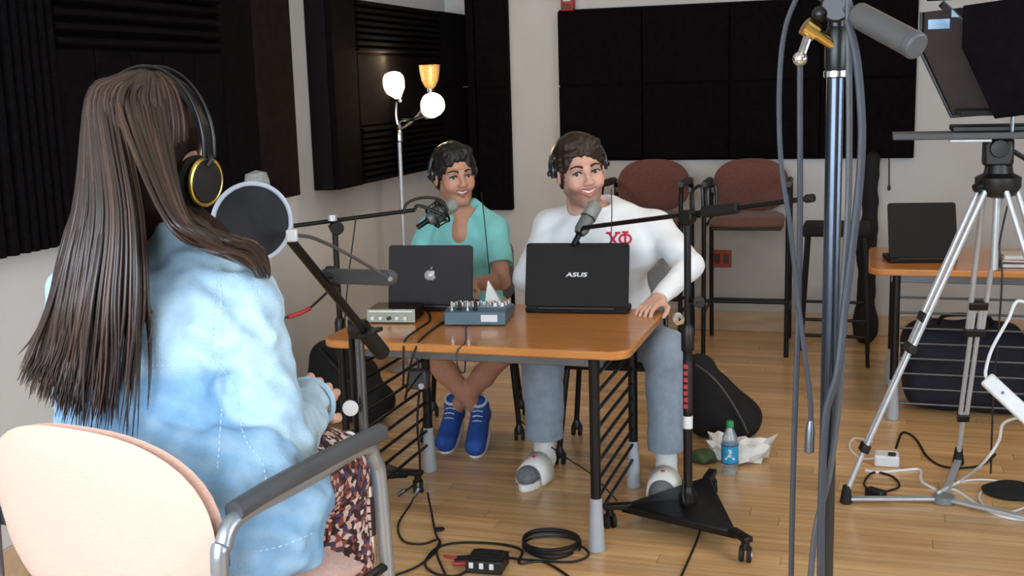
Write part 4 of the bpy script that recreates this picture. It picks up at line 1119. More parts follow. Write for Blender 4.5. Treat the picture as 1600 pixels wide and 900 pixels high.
def short_hair(head, parent, mt, seed, front=0.078, vol=1.0, fine=False):
    c = head.p(0, 0, 0.03); g = SDF(Vector(c)-V(0.17, 0.17, 0.15), Vector(c)+V(0.17, 0.17, 0.17), 0.004)
    S = head.S; P = head.p; A = head.A
    g.ell(P(0, -0.022, 0.044), [q*S*vol for q in (0.084, 0.104, 0.092)], A, 0.01)
    g.ell(P(0, -0.035, -0.005), [q*S for q in (0.081, 0.085, 0.075)], A, 0.02)
    g.cap(P(-0.05, 0.05, 0.094 if fine else 0.088), P(0.05, 0.045, 0.096 if fine else 0.09), (0.02 if fine else 0.026)*S*vol, 0.02*S*vol, 0.03)               # fringe sweep
    for q in (-1, 1): g.cap(P(q*0.072, 0.02, 0.03), P(q*0.073, 0.014, -0.015), 0.011*S, 0.006*S, 0.012)  # sideburn
    # carve the face and the nape
    g.ell(P(0, 0.105, -0.02), [q*S for q in (0.064, 0.07, 0.088)], A, 0.012, 'sub')
    g.box(P(0, 0.06, -0.09), [q*S for q in (0.12, 0.075, 0.075)], A, 0.01, 0.01, 'sub')
    for q in (-1, 1): g.ell(P(q*0.085, 0.0, -0.012), [x*S for x in (0.02, 0.026, 0.036)], A, 0.006, 'sub')
    g.box(P(0, -0.06, -0.15), [q*S for q in (0.12, 0.12, 0.075)], A, 0.01, 0.01, 'sub')
    g.noise(0.007 if fine else 0.013, 85, seed, 8); g.noise(0.007, 190, seed+1, 6)
    return g.build('hair', mt, parent, smooth=1)
def hand(g, wrist, d, up, side, S=1.0, curl=0.35, spread=0.16):
    """five-fingered hand: d towards the fingers, up = back of the hand, side = thumb direction sign along d x up"""
    d = Vector(d).normalized(); up = Vector(up); s = d.cross(up).normalized(); up = s.cross(d).normalized(); w = Vector(wrist)
    A = np.array(Matrix((s, d, up)).transposed())
    pc = w+d*0.048*S
    g.box(pc, (0.037*S, 0.046*S, 0.0135*S), A, 0.012*S, 0.012)
    g.cap(w-d*0.03, w+d*0.02, 0.026*S, 0.027*S, 0.02, flat=(up, 0.75))
    for i, (o, ln) in enumerate(((-0.03, 0.058), (-0.0105, 0.075), (0.0095, 0.083), (0.029, 0.075))):
        o *= side*S; b = pc+d*0.04*S+s*o+up*0.001
        ang = 0.25*curl; q = b; fan = s*(o/0.04)*spread*0.5
        for j, f in enumerate((0.46, 0.3, 0.24)):
            dd = (d*math.cos(ang)-up*math.sin(ang)+fan).normalized(); e = q+dd*ln*f*S
            g.cap(q, e, (0.0093-0.001*j)*S, (0.0086-0.001*j)*S, 0.004); q = e; ang += curl*(1.1 if j == 0 else 0.8)
    b = w+d*0.022*S+s*side*0.026*S-up*0.004
    e1 = b+(d*0.55+s*side*0.75-up*0.3).normalized()*0.042*S; e2 = e1+(d*0.9+s*side*0.2-up*0.3).normalized()*0.03*S; e3 = e2+(d*0.95-s*side*0.1-up*0.35).normalized()*0.024*S
    g.cap(b, e1, 0.0135*S, 0.0105*S, 0.012); g.cap(e1, e2, 0.0105*S, 0.0095*S, 0.004); g.cap(e2, e3, 0.0092*S, 0.0078*S, 0.004)
def headphones(label, head, shell, ring, band, pad='black_rubber', w=0.088, top=0.128, cs=1.0, ear_up=0.0, fwd=-0.008, dbl=False):
    S0 = S = head.S; t = thing('headphones', label, 'headphones', tuple(head.p(0, 0, 0)))
    P = head.p
    def arc(rx, rz, y0, n=15): return [P(rx*math.cos(PI*k/(n-1)), y0, 0.012+(rz)*math.sin(PI*k/(n-1))) for k in range(n)]
    b = MB(); X = head.M.to_3x3()
    pts = arc(w+0.012, top-0.012, fwd); n = len(pts); vs = []; fs = []
    for i, p in enumerate(pts):
        c = P(0, fwd, 0.012); u = (p-c).normalized(); wd = 0.016*S*(0.5+0.5*math.sin(PI*i/(n-1)))
        for (dy, du) in ((-wd, 0), (wd, 0), (wd, 0.007*S), (-wd, 0.007*S)): vs.append(p+X @ V(0, dy, 0)+u*du)
    for i in range(n-1):
        for k in range(4): fs.append((i*4+k, i*4+(k+1) % 4, i*4+4+(k+1) % 4, i*4+4+k))
    fs += [(3, 2, 1, 0), ((n-1)*4, (n-1)*4+1, (n-1)*4+2, (n-1)*4+3)]
    b.add(vs, fs).build('headband', band, t, sharp=50)
    if dbl:
        for dy in (-0.012, 0.014):
            MB().tube([P((w+0.018)*math.cos(PI*k/14), fwd+dy, 0.012+(top+0.003)*math.sin(PI*k/14)) for k in range(15)], 0.0028*S, 8, 2).build('head_rail', 'black_metal', t)
    S = S0*cs
    for q in (-1, 1):
        a = axis(P(q*(w-0.004), fwd, -0.004+ear_up), X @ V(q, 0, 0.04))
        cup = MB().lathe([(0.022*S, -0.012*S), (0.039*S, -0.009*S), (0.042*S, 0.0), (0.039*S, 0.008*S), (0.022*S, 0.010*S)], a, 28).build('ear_pad', pad, t)
        MB().lathe([(0.038*S, 0.006*S), (0.039*S, 0.016*S), (0.034*S, 0.024*S), (0.012*S, 0.026*S), (0.001, 0.026*S)], a, 28).build('ear_cup', shell, t)
        MB().torus((0, 0, 0.019*S), 0.0375*S, 0.004*S, a, 30, 8).build('cup_ring', ring, t)
        MB().tube([P(q*(w+0.014), fwd, 0.02), P(q*(w+0.024), fwd, 0.01), P(q*(w+0.02), fwd-0.002, 0.0)], 0.005*S, 8, 4).build('yoke', band, t)
    return t
def person(label, loc): return thing('person', label, 'person', loc)
def denim_like(): pass

# ---------------------------------------------------------------- person in the white sweatshirt
mat('shirt_white', (238, 242, 248), 0.85, var=0.04, vs=10, bump=0.1, bs=300, sheen=0.1)
mat('letter_red', (206, 30, 66), 0.7)
mat('trousers_grey', (136, 150, 166), 0.85, var=0.1, vs=30, bump=0.15, bs=400)
mat('sock_white', (216, 216, 214), 0.9, var=0.05, vs=60, bump=0.2, bs=400)
mat('sock_grey', (112, 116, 122), 0.9, var=0.2, vs=90, bump=0.2, bs=400)
mat('slide_white', (228, 228, 226), 0.5, var=0.03)
SK2 = lin((216, 168, 150)); 
pw = person('smiling person in a white sweatshirt and grey trousers, hand on the table', (-1.05, 4.68, 0))
h2 = Head(ay(907, 268, 4.56), (0.47, -0.88, 0.0), (-0.13, -0.02, 1), 1.19)
shL, shR, nk = V(-0.845, 4.645, 1.0), V(-1.295, 4.66, 1.0), V(-1.082, 4.632, 1.065)
elL, wrL = V(-0.684, 4.52, 0.865), V(-0.775, 4.325, 0.765)
elR, wrR = V(-1.37, 4.52, 0.80), V(-1.21, 4.375, 0.785)
hipL, hipR = V(-0.965, 4.74, 0.535), V(-1.135, 4.74, 0.535)
knL, anL = V(-0.742, 4.28, 0.565), V(-0.745, 4.305, 0.10)
knR, anR = V(-1.245, 4.30, 0.545), V(-1.262, 4.36, 0.10)
toeL, toeR = V(-0.735, 4.13, 0.05), V(-1.285, 4.18, 0.05)
g = SDF((-1.5, 4.03, 0.0), (-0.56, 4.92, 1.45), 0.0036)
h2.sdf(g)
g.cap(h2.p(0, -0.035, -0.12), nk, 0.058, 0.056, 0.03)
g.cap(nk+V(0, 0.02, -0.03), (-1.06, 4.69, 0.85), 0.06, 0.115, 0.03); g.cap((-1.06, 4.68, 0.85), (-1.05, 4.73, 0.56), 0.125, 0.125, 0.04)
g.cap(shL, shR, 0.05, 0.05, 0.04)
for sh, el, wr in ((shL, elL, wrL), (shR, elR, wrR)): g.cap(sh, el, 0.045, 0.038, 0.02); g.cap(el, wr, 0.036, 0.025, 0.015)
for hp, kn, an, toe in ((hipL, knL, anL, toeL), (hipR, knR, anR, toeR)):
    g.cap(hp, kn, 0.075, 0.055, 0.03); g.cap(kn, an, 0.05, 0.034, 0.02); g.cap(an-V(0, -0.03, 0.055), toe, 0.032, 0.026, 0.02); g.cap(an, an-V(0, 0, 0.05), 0.034, 0.034, 0.02)
hand(g, wrL, (-0.30, -1, -0.22), (-0.1, -0.2, 1), -1, 1.0, 0.42)
hand(g, wrR, (0.35, -0.6, -0.12), (0, 0, 1), 1, 1.0, 0.35)
bodyw = g.build('body', 'skin', pw, lambda v: h2.colors(v, SK2, lin((186, 122, 112)), 0.62, lin((112, 74, 58))))
h2.face_parts(bodyw, 'iris_brown', 'hair_brown', look=(0.28, 0.0))
short_hair(h2, pw, 'hair_brown', 3, fine=True)
# sweatshirt
g = SDF((-1.5, 4.25, 0.46), (-0.56, 4.95, 1.16), 0.0045)
g.cap(V(-1.22, 4.65, 0.93), V(-0.92, 4.64, 0.93), 0.115, 0.115, 0.03)
g.cap((-1.07, 4.64, 0.97), (-1.05, 4.72, 0.57), 0.165, 0.175, 0.05, flat=((0, 1, 0), 0.8))
g.cap(nk+V(0, 0, -0.035), (-1.07, 4.65, 0.9), 0.084, 0.13, 0.03); g.cap(shL+V(0, 0, 0.0), nk+V(0.055, 0.01, 0.015), 0.066, 0.036, 0.04); g.cap(shR, nk+V(-0.055, 0.01, 0.015), 0.066, 0.036, 0.04)
g.cap(shL, elL, 0.07, 0.058, 0.035); g.cap(elL, wrL+(elL-wrL)*0.1, 0.056, 0.036, 0.02)
g.cap(shR, elR, 0.07, 0.055, 0.035); g.cap(elR, wrR+(elR-wrR)*0.1, 0.054, 0.036, 0.02)
g.noise(0.007, 28, 5, 7); g.noise(0.006, 60, 8, 6, stretch=(1, 1, 0.5))
g.cap(nk+V(0.004, -0.03, 0.028), nk+V(0.0, -0.02, 0.2), 0.058, 0.058, 0.008, 'sub'); 
g.half((0, 0, 0.50), (0, 0, -1))
shw = g.build('sweatshirt', 'shirt_white', pw)
MB().tube([nk+V(0.062*math.cos(a)+0.004, 0.062*math.sin(a)-0.03, 0.034+0.016*math.sin(a)) for a in [2*PI*k/16 for k in range(16)]], 0.0085, 8, 3, closed=True).build('collar', 'shirt_white', shw)
MB().tube([wrL+(elL-wrL)*0.12+V(0, 0, 0), wrL+(elL-wrL)*0.02], 0.036, 14, 1).build('cuff', 'shirt_white', shw)
MB().tube([wrR+(elR-wrR)*0.12, wrR+(elR-wrR)*0.02], 0.036, 14, 1).build('cuff', 'shirt_white', shw)
# chest letters laid onto the cloth
bt_ = bvh(shw)
def on_cloth(tree, px, py, off=0.003):
    d = _ray(px, py).normalized(); hit = tree.ray_cast(_C, d)
    return (hit[0]+hit[1].normalized()*off if hit[1].dot(d) < 0 else hit[0]-hit[1].normalized()*off) if hit[0] is not None else None
def letters(txt, px, py, hpx, parent, m_, tree):
    vs, fs = text_mesh(txt, 1.0, 0.0, 0.02)
    ys = [v.y for v in vs]; k = hpx/(max(ys)-min(ys)); b = MB(); out = []
    for v in vs:
        q = on_cloth(tree, px+v.x*k, py-v.y*k, 0.0035)
        if q is None: return
        out.append(q)
    b.add(out, fs); o = b.build('chest_letters', m_, parent, sharp=180)
    sl = o.modifiers.new('thick', 'SOLIDIFY'); sl.thickness = 0.0015
def strokes(polys, wpx, parent, m_, tree):
    b = MB()
    for pl in polys:
        P2 = spline([V(x, y_, 0) for x, y_ in pl], 8) if len(pl) > 2 else [V(*pl[0], 0).lerp(V(*pl[1], 0), k/8) for k in range(9)]
        row = []
        for i, p in enumerate(P2):
            d = (P2[min(len(P2)-1, i+1)]-P2[max(0, i-1)]).normalized(); n_ = V(-d.y, d.x, 0)*wpx/2
            row.append([on_cloth(tree, p.x-n_.x, p.y-n_.y), on_cloth(tree, p.x+n_.x, p.y+n_.y)])
        if any(q is None for r_ in row for q in r_): continue
        vs = [q for r_ in row for q in r_]; b.add(vs, [(2*i, 2*i+1, 2*i+3, 2*i+2) for i in range(len(row)-1)])
    o = b.build('chest_letters', m_, parent, sharp=180); sl = o.modifiers.new('thick', 'SOLIDIFY'); sl.thickness = 0.0015
strokes([[(951, 364), (965, 383)], [(965, 364), (951, 383)], [(947, 364), (955, 364)], [(961, 364), (969, 364)], [(977, 363), (977, 384)], [(972, 363), (982, 363)], [(972, 384), (982, 384)],
         [(977, 367), (983, 368), (986, 373.5), (983, 379), (977, 380), (971, 379), (968, 373.5), (971, 368), (977, 367)]], 3.2, shw, 'letter_red', bt_)
# trousers
g = SDF((-1.48, 4.1, 0.10), (-0.58, 4.98, 0.74), 0.0045)
g.cap((-0.96, 4.75, 0.55), (-1.14, 4.75, 0.55), 0.125, 0.125, 0.04); g.cap((-1.05, 4.76, 0.55), (-1.05, 4.76, 0.62), 0.15, 0.14, 0.03, flat=((0, 1, 0), 0.85))
for hp, kn, an, ra, rb, rc in ((hipL, knL, anL, 0.105, 0.082, 0.07), (hipR, knR, anR, 0.105, 0.088, 0.082)):
    g.cap(hp, kn, ra, rb, 0.035); g.cap(kn, an, rb-0.002, rc, 0.03)
g.noise(0.010, 26, 15, 7, stretch=(1, 1, 0.6)); g.noise(0.005, 60, 18, 6)
g.half((0, 0, 0.165), (0, 0, -1))
g.build('trousers', 'trousers_grey', pw)
# socks and slides
for an, toe in ((anL, toeL), (anR, toeR)):
    d = V(toe.x-an.x, toe.y-an.y, 0).normalized(); heel = V(an.x, an.y, 0)-d*0.055; tip = heel+d*0.285
    lo = (min(heel.x, tip.x)-0.1, min(heel.y, tip.y)-0.1, 0.0); hi = (max(heel.x, tip.x)+0.1, max(heel.y, tip.y)+0.1, 0.3)
    g = SDF(lo, hi, 0.004)
    g.cap((an.x, an.y, 0.22), (an.x, an.y, 0.07), 0.044, 0.042, 0.02); g.cap(heel+V(0, 0, 0.068)+d*0.03, tip+V(0, 0, 0.055)-d*0.045, 0.036, 0.03, 0.02); g.cap(heel+V(0, 0, 0.064)+d*0.13, tip+V(0, 0, 0.056)-d*0.05, 0.042, 0.036, 0.02, flat=((0, 0, 1), 0.7))
    g.noise(0.003, 80, 4, 5); sk = g.build('sock', 'sock_white', pw)
    s = V(-d.y, d.x, 0); pts = []
    so = MB(); out = []
    for k in range(28):
        a = 2*PI*k/28; lx_ = 0.145*math.cos(a); ly_ = 0.046*math.sin(a)*(1+0.14*math.cos(a)); out.append((lx_+0.142, ly_))
    Wf = Matrix((d, s, V(0, 0, 1))).transposed().to_4x4(); Wf.translation = heel
    sl = so.prism(out, 0.0, 0.03, Wf).build('slide', 'slide_white', pw, bevel=0.005)
    st_ = MB(); vs = []; fs = []; n = 14
    for i in range(n+1):
        a = PI*i/n; 
        for (dx, rr) in ((0.115, 1.06), (0.215, 0.92)):
            y_ = 0.057*rr*math.cos(a); z_ = 0.012+0.088*rr*math.sin(a)**0.7*(0.95 if dx > 0.2 else 1.06)
            vs.append((dx, y_, z_))
    fs = [(2*i, 2*i+2, 2*i+3, 2*i+1) for i in range(n)]
    o = st_.add(vs, fs, Wf).build('strap', 'slide_white', sl, sharp=80); md = o.modifiers.new('thick', 'SOLIDIFY'); md.thickness = 0.009; md.offset = 1
    MB().ell((0.165, 0, 0.112), (0.008, 0.008, 0.004), Wf, 12, 6).build('strap_emblem', 'letter_red', sl)
    MB().ell((0.232, 0, 0.056), (0.056, 0.045, 0.038), Wf, 20, 12).build('toe_cap', 'sock_grey', sk)
headphones('dark headphones on the person in white', h2, 'black_plastic', 'dull_chrome', 'black_plastic', w=0.086, top=0.130, cs=0.72, ear_up=0.022, fwd=-0.022)

# ---------------------------------------------------------------- person in the teal shirt
mat('shirt_teal', (142, 224, 226), 0.85, var=0.06, vs=14, bump=0.12, bs=300, sheen=0.1)
mat('shorts_khaki', (196, 186, 158), 0.85, var=0.08, vs=30, bump=0.15, bs=300)
mat('sneaker_blue', (36, 82, 168), 0.7, var=0.15, vs=40, bump=0.2, bs=300)
SK1 = lin((206, 152, 126))
pt = person('dark-haired person in a teal V-neck shirt and khaki shorts behind the laptop', (-1.77, 4.9, 0))
h1 = Head(ay(710, 274, 4.79), (0.62, -0.78, -0.02), (-0.04, -0.05, 1), 1.09)
shL, shR, nk = V(-1.61, 4.845, 0.96), V(-1.945, 4.935, 0.955), V(-1.765, 4.855, 1.06)
elL, wrL = V(-1.545, 4.73, 0.745), V(-1.60, 4.47, 0.775)
elR, wrR = V(-2.02, 4.79, 0.73), V(-1.83, 4.50, 0.775)
hipL, hipR = V(-1.68, 4.95, 0.515), V(-1.86, 4.98, 0.515)
knL, anL = V(-1.50, 4.53, 0.455), V(-1.785, 4.70, 0.15)
knR, anR = V(-1.83, 4.52, 0.47), V(-1.645, 4.66, 0.16)
g = SDF((-2.12, 4.3, 0.0), (-1.38, 5.14, 1.40), 0.0036)
h1.sdf(g)
g.cap(h1.p(0, -0.03, -0.10), nk, 0.052, 0.052, 0.03)
fd = V(0.35, -0.94, 0).normalized(); sd = V(0.94, 0.35, 0)
g.cap(nk+V(0, 0.02, -0.04), (-1.77, 4.93, 0.8), 0.055, 0.105, 0.03); g.cap(nk+fd*0.022-V(0, 0, 0.05), nk+fd*0.03-V(0, 0, 0.12), 0.056, 0.066, 0.03); g.cap((-1.77, 4.92, 0.8), (-1.77, 4.96, 0.54), 0.115, 0.12, 0.04)
g.cap(shL, shR, 0.042, 0.042, 0.03); g.cap(shL, nk, 0.04, 0.03, 0.03); g.cap(shR, nk, 0.04, 0.03, 0.03)
for sh, el, wr in ((shL, elL, wrL), (shR, elR, wrR)): g.cap(sh, el, 0.043, 0.037, 0.02); g.cap(el, el.lerp(wr, 0.35), 0.036, 0.036, 0.015); g.cap(el.lerp(wr, 0.35), wr, 0.036, 0.025, 0.015)
for hp, kn, an in ((hipL, knL, anL), (hipR, knR, anR)):
    g.cap(hp, kn, 0.074, 0.052, 0.03); g.cap(kn, kn.lerp(an, 0.35), 0.05, 0.05, 0.02); g.cap(kn.lerp(an, 0.35), an, 0.05, 0.032, 0.02); g.cap(an, an-V(0, 0.05, 0.07), 0.032, 0.03, 0.02)
hand(g, wrL, (-0.1, -0.8, -0.1), (0, 0, 1), -1, 0.95, 0.35); hand(g, wrR, (0.35, -0.8, -0.1), (0, 0, 1), 1, 0.95, 0.35)
bodyt = g.build('body', 'skin', pt, lambda v: h1.colors(v, SK1, lin((172, 108, 98)), 0.2, lin((80, 56, 46))))
h1.face_parts(bodyt, 'iris_brown', 'hair_black', look=(0.1, 0.0))
short_hair(h1, pt, 'hair_black', 13, vol=1.02, fine=True)
g = SDF((-2.14, 4.6, 0.5), (-1.42, 5.14, 1.1), 0.0042)
g.cap(V(-1.88, 4.93, 0.89), V(-1.67, 4.88, 0.89), 0.108, 0.108, 0.03)
g.cap((-1.77, 4.90, 0.91), (-1.77, 4.96, 0.58), 0.15, 0.15, 0.05, flat=((0.3, 1, 0), 0.8))
g.cap(nk+V(0, 0.005, -0.03), (-1.77, 4.9, 0.9), 0.078, 0.12, 0.03); g.cap(shL, nk+V(0.05, 0, 0.005), 0.058, 0.034, 0.03); g.cap(shR, nk+V(-0.05, 0.01, 0.005), 0.058, 0.034, 0.03)
g.cap(shL, shL.lerp(elL, 0.62), 0.062, 0.058, 0.03); g.cap(shR, shR.lerp(elR, 0.62), 0.062, 0.058, 0.03)
g.noise(0.006, 30, 25, 7); g.noise(0.005, 65, 28, 6, stretch=(1, 1, 0.5))
for sh, el in ((shL, elL), (shR, elR)):
    d = (el-sh).normalized(); c = sh.lerp(el, 0.60)
    g.cap(c+d*0.075, c+d*0.2, 0.075, 0.075, 0.0, 'sub')
g.cap(nk+V(0, -0.015, 0.055), nk+V(0, -0.015, 0.2), 0.056, 0.056, 0.006, 'sub')
for k in range(22):
    t_ = k/21; w_ = 0.078*(1-t_); c = nk+V(0, 0, 0.035-0.105*t_); m_ = max(1, int(w_/0.007))
    for q in range(-m_, m_+1): g.cap(c+sd*(w_*q/m_)+fd*0.05, c+sd*(w_*q/m_)+fd*0.22, 0.007, None, 0.0, 'sub')
g.half((0, 0, 0.53), (0, 0, -1))
sht = g.build('shirt', 'shirt_teal', pt)
g = SDF((-2.05, 4.42, 0.33), (-1.38, 5.16, 0.68), 0.0045)
g.cap((-1.68, 4.97, 0.52), (-1.86, 4.98, 0.52), 0.115, 0.115, 0.04); g.cap((-1.77, 4.98, 0.52), (-1.77, 4.98, 0.58), 0.14, 0.135, 0.03, flat=((0, 1, 0), 0.85))
for hp, kn in ((hipL, knL), (hipR, knR)): g.cap(hp, hp.lerp(kn, 0.80), 0.098, 0.088, 0.02)
g.noise(0.007, 30, 35, 7)
for hp, kn in ((hipL, knL), (hipR, knR)):
    d = (kn-hp).normalized(); c = hp.lerp(kn, 0.80); g.cap(c+d*0.115, c+d*0.22, 0.115, 0.115, 0.0, 'sub')
g.build('shorts', 'shorts_khaki', pt)
for an, d in ((anL, V(0.05, -0.75, -0.66)), (anR, V(0.12, -0.75, -0.66))):
    d.normalize(); s = d.cross(V(0, 0, 1)).normalized(); up = s.cross(d).normalized()
    heel = an-up*0.06-d*0.03
    dz = min(0.0, 0)
    tip = heel+d*0.235
    if tip.z < 0.035: d = V(d.x, d.y, 0)+V(0, 0, (0.035-heel.z)/0.235); d.normalize(); s = d.cross(V(0, 0, 1)).normalized(); up = s.cross(d).normalized(); heel = an-up*0.055-d*0.035
    A = np.array(Matrix((s, d, up)).transposed())
    g = SDF(Vector(an)-V(0.2, 0.32, 0.2), Vector(an)+V(0.2, 0.15, 0.12), 0.004)
    g.cap(heel+up*0.03+d*0.03, heel+up*0.03+d*0.215, 0.042, 0.047, 0.02); g.cap(heel+up*0.03+d*0.02, heel+up*0.085+d*0.02, 0.042, 0.04, 0.02); g.cap(heel+up*0.08+d*0.03, heel+up*0.035+d*0.15, 0.034, 0.03, 0.025)
    g.box(heel-up*0.028+d*0.1, (0.08, 0.2, 0.03), A, 0.002, 0.004, 'sub')
    snk = g.build('sneaker', 'sneaker_blue', pt)
    out = [(0.05*math.sin(2*PI*k/28)*(1+0.1*math.cos(2*PI*k/28)), 0.12+0.142*math.cos(2*PI*k/28)) for k in range(28)]
    Wf = Matrix((s, d, up)).transposed().to_4x4(); Wf.translation = heel
    MB().prism(out, -0.022, 0.008, Wf).build('sole', 'white_plastic', snk, bevel=0.006)
    MB().torus((0, 0.02, 0.112), 0.033, 0.006, Wf, 24, 8, (1, 1.15)).build('collar', 'white_plastic', snk)
    lc = MB()
    for k in range(5): lc.tube([Wf @ V(-0.022, 0.075+0.02*k, 0.098-0.011*k), Wf @ V(0, 0.078+0.02*k, 0.107-0.011*k), Wf @ V(0.022, 0.075+0.02*k, 0.098-0.011*k)], 0.003, 6, 3)
    lc.build('laces', 'white_plastic', snk)
headphones('silver-banded headphones on the person in teal', h1, 'black_plastic', 'dull_chrome', 'dull_chrome', w=0.084, top=0.130, cs=0.75, ear_up=0.018, fwd=-0.022)
cable('thin headphone cord down the front of the white sweatshirt', [ay(955, 295, 4.55), ay(956, 330, 4.50), ay(955, 365, 4.47), ay(954, 400, 4.44), ay(950, 440, 4.42)], 0.0022, 'cable_grey')
cable('thin headphone cord down the front of the teal shirt', [ay(752, 300, 4.76), ay(757, 345, 4.68), ay(762, 400, 4.66), ay(764, 430, 4.62), ay(752, 450, 4.55), ay(742, 470, 4.4)], 0.0022, 'cable_black')

# ---------------------------------------------------------------- person in the denim jacket (seen from behind)
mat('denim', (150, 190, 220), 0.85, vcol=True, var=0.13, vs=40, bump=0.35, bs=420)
mat('stitch', (180, 205, 224), 0.8)
Ms = bpy.data.materials.new('floral_cloth'); Ms.use_nodes = True; MATS['floral_cloth'] = Ms
nt = Ms.node_tree; N = nt.nodes; L = nt.links; b = N['Principled BSDF']; b.inputs['Roughness'].default_value = 0.9
tc = N.new('ShaderNodeTexCoord'); vo = N.new('ShaderNodeTexVoronoi'); vo.inputs['Scale'].default_value = 110; L.new(tc.outputs['Object'], vo.inputs['Vector'])
sp = N.new('ShaderNodeSeparateColor'); L.new(vo.outputs['Color'], sp.inputs[0]); rp = N.new('ShaderNodeValToRGB'); L.new(sp.outputs[0], rp.inputs[0])
rp.color_ramp.interpolation = 'CONSTANT'; e = rp.color_ramp.elements
e[0].color = (*lin((48, 28, 30)), 1); e[1].position = 0.42; e[1].color = (*lin((128, 66, 58)), 1)
for pos, c in ((0.62, (196, 160, 148)), (0.78, (70, 60, 92)), (0.88, (206, 186, 178))): q = e.new(pos); q.color = (*lin(c), 1)
L.new(rp.outputs[0], b.inputs['Base Color'])
Mh = bpy.data.materials.new('hair_long'); Mh.use_nodes = True; MATS['hair_long'] = Mh
nt = Mh.node_tree; N = nt.nodes; L = nt.links; b = N['Principled BSDF']; b.inputs['Roughness'].default_value = 0.42; b.inputs['Specular IOR Level'].default_value = 0.6
ge = N.new('ShaderNodeNewGeometry'); rp = N.new('ShaderNodeValToRGB'); L.new(ge.outputs['Random Per Island'], rp.inputs[0])
e = rp.color_ramp.elements; e[0].color = (*lin((30, 19, 17)), 1); e[1].color = (*lin((72, 50, 43)), 1); q = e.new(0.6); q.color = (*lin((44, 29, 25)), 1)
L.new(rp.outputs[0], b.inputs['Base Color'])
SKW = lin((222, 172, 148))
wo = person('long-haired person in a denim jacket and floral skirt, seen from behind', (-1.1, 1.62, 0))
hw_ = Head(ay(243, 243, 1.78), (0.13, 1, -0.04), (0.13, 0, 1), 1.08)
nk = V(-1.195, 1.74, 1.305)
shR, shL = V(-1.04, 1.725, 1.235), V(-1.365, 1.735, 1.235)
elR, wrR = V(-0.975, 1.685, 0.99), V(-1.062, 1.965, 0.985)
elL, wrL = V(-1.44, 1.80, 1.0), V(-1.24, 2.0, 0.95)
hip = V(-1.10, 1.61, 0.895)
knR, knL = V(-1.015, 1.93, 0.865), V(-1.22, 1.95, 0.872)
anR, anL = V(-1.03, 1.93, 0.42), V(-1.2, 1.94, 0.42)
g = SDF((-1.56, 1.42, 0.28), (-0.86, 2.26, 1.66), 0.0038)
hw_.sdf(g, 0.3)
g.cap(hw_.p(0, -0.03, -0.11), nk, 0.05, 0.055, 0.03)
g.cap(nk, (-1.145, 1.655, 1.08), 0.06, 0.085, 0.04); g.cap((-1.145, 1.655, 1.08), hip, 0.085, 0.125, 0.05); g.cap(shL, shR, 0.045, 0.045, 0.03)
for sh, el, wr in ((shL, elL, wrL), (shR, elR, wrR)): g.cap(sh, el, 0.04, 0.033, 0.02); g.cap(el, wr, 0.032, 0.023, 0.015)
for q, kn, an in ((0.08, knR, anR), (-0.08, knL, anL)):
    g.cap(hip+V(q, 0.02, -0.01), kn, 0.078, 0.055, 0.03); g.cap(kn, an, 0.048, 0.032, 0.02); g.cap(an-V(0, 0, 0.06), an+V(0, 0.13, -0.085), 0.03, 0.024, 0.02)
    g.cap(an, an-V(0, 0, 0.07), 0.032, 0.032, 0.01)
hand(g, wrR, (-0.12, 1, 0.12), (0.55, 0.1, 0.8), 1, 1.0, 0.75); hand(g, wrL, (0.5, 0.8, -0.1), (0, 0, 1), -1, 0.95, 0.6)
bodyf = g.build('body', 'skin', wo, lambda v: hw_.colors(v, SKW, lin((186, 110, 104))))
hw_.face_parts(bodyf, 'iris_brown', 'hair_brown')
# skirt
g = SDF((-1.5, 1.38, 0.46), (-0.82, 2.28, 1.06), 0.0048)
g.cap(hip+V(0.08, 0, 0), hip-V(0.08, 0, 0), 0.142, 0.142, 0.04)
for q, kn, an in ((0.08, knR, anR), (-0.08, knL, anL)):
    g.cap(hip+V(q, 0.02, -0.015), kn+V(0, 0.01, 0), 0.095, 0.075, 0.05); g.cap(kn+V(0, 0.01, 0), V(kn.x+0.01*q, kn.y+0.02, 0.50), 0.075, 0.095, 0.05)
g.cap((knR+knL)/2+V(0, 0.01, 0), V(-1.13, 1.96, 0.5), 0.08, 0.10, 0.05); g.cap(hip, (knR+knL)/2, 0.1, 0.09, 0.04)
g.noise(0.012, 34, 41, 7, stretch=(1, 1, 0.3))
g.half((0, 0, 0.52), (0, 0, -1)); g.box((-1.09, 1.62, 0.70), (0.3, 0.235, 0.112), None, 0.01, 0.006, 'sub')
g.build('skirt', 'floral_cloth', wo)
# jacket
g = SDF((-1.56, 1.38, 0.79), (-0.84, 2.06, 1.40), 0.004)
g.cap(V(-1.29, 1.72, 1.19), V(-1.10, 1.71, 1.19), 0.112, 0.112, 0.04)
g.cap((-1.195, 1.69, 1.19), (-1.165, 1.645, 1.05), 0.145, 0.12, 0.05, flat=((0.1, 1, 0), 0.8)); g.cap((-1.165, 1.645, 1.05), (-1.115, 1.61, 0.91), 0.12, 0.15, 0.04, flat=((0.1, 1, 0), 0.85))
g.cap(hip+V(0.075, 0, 0.0), hip-V(0.075, 0, 0.0), 0.165, 0.165, 0.03)
g.cap(hip+V(0.09, 0.0, -0.03), hip+V(0.105, 0.085, -0.012), 0.115, 0.105, 0.03)
g.cap(shR, nk+V(0.045, -0.01, -0.015), 0.062, 0.045, 0.04); g.cap(shL, nk+V(-0.045, -0.01, -0.015), 0.062, 0.045, 0.04)
g.cap(shR, elR, 0.07, 0.066, 0.012); g.cap(elR, wrR+V(0, -0.02, 0), 0.066, 0.05, 0.015)
g.cap(shL, elL, 0.07, 0.066, 0.03); g.cap(elL, wrL+V(0, -0.02, 0), 0.064, 0.048, 0.02)
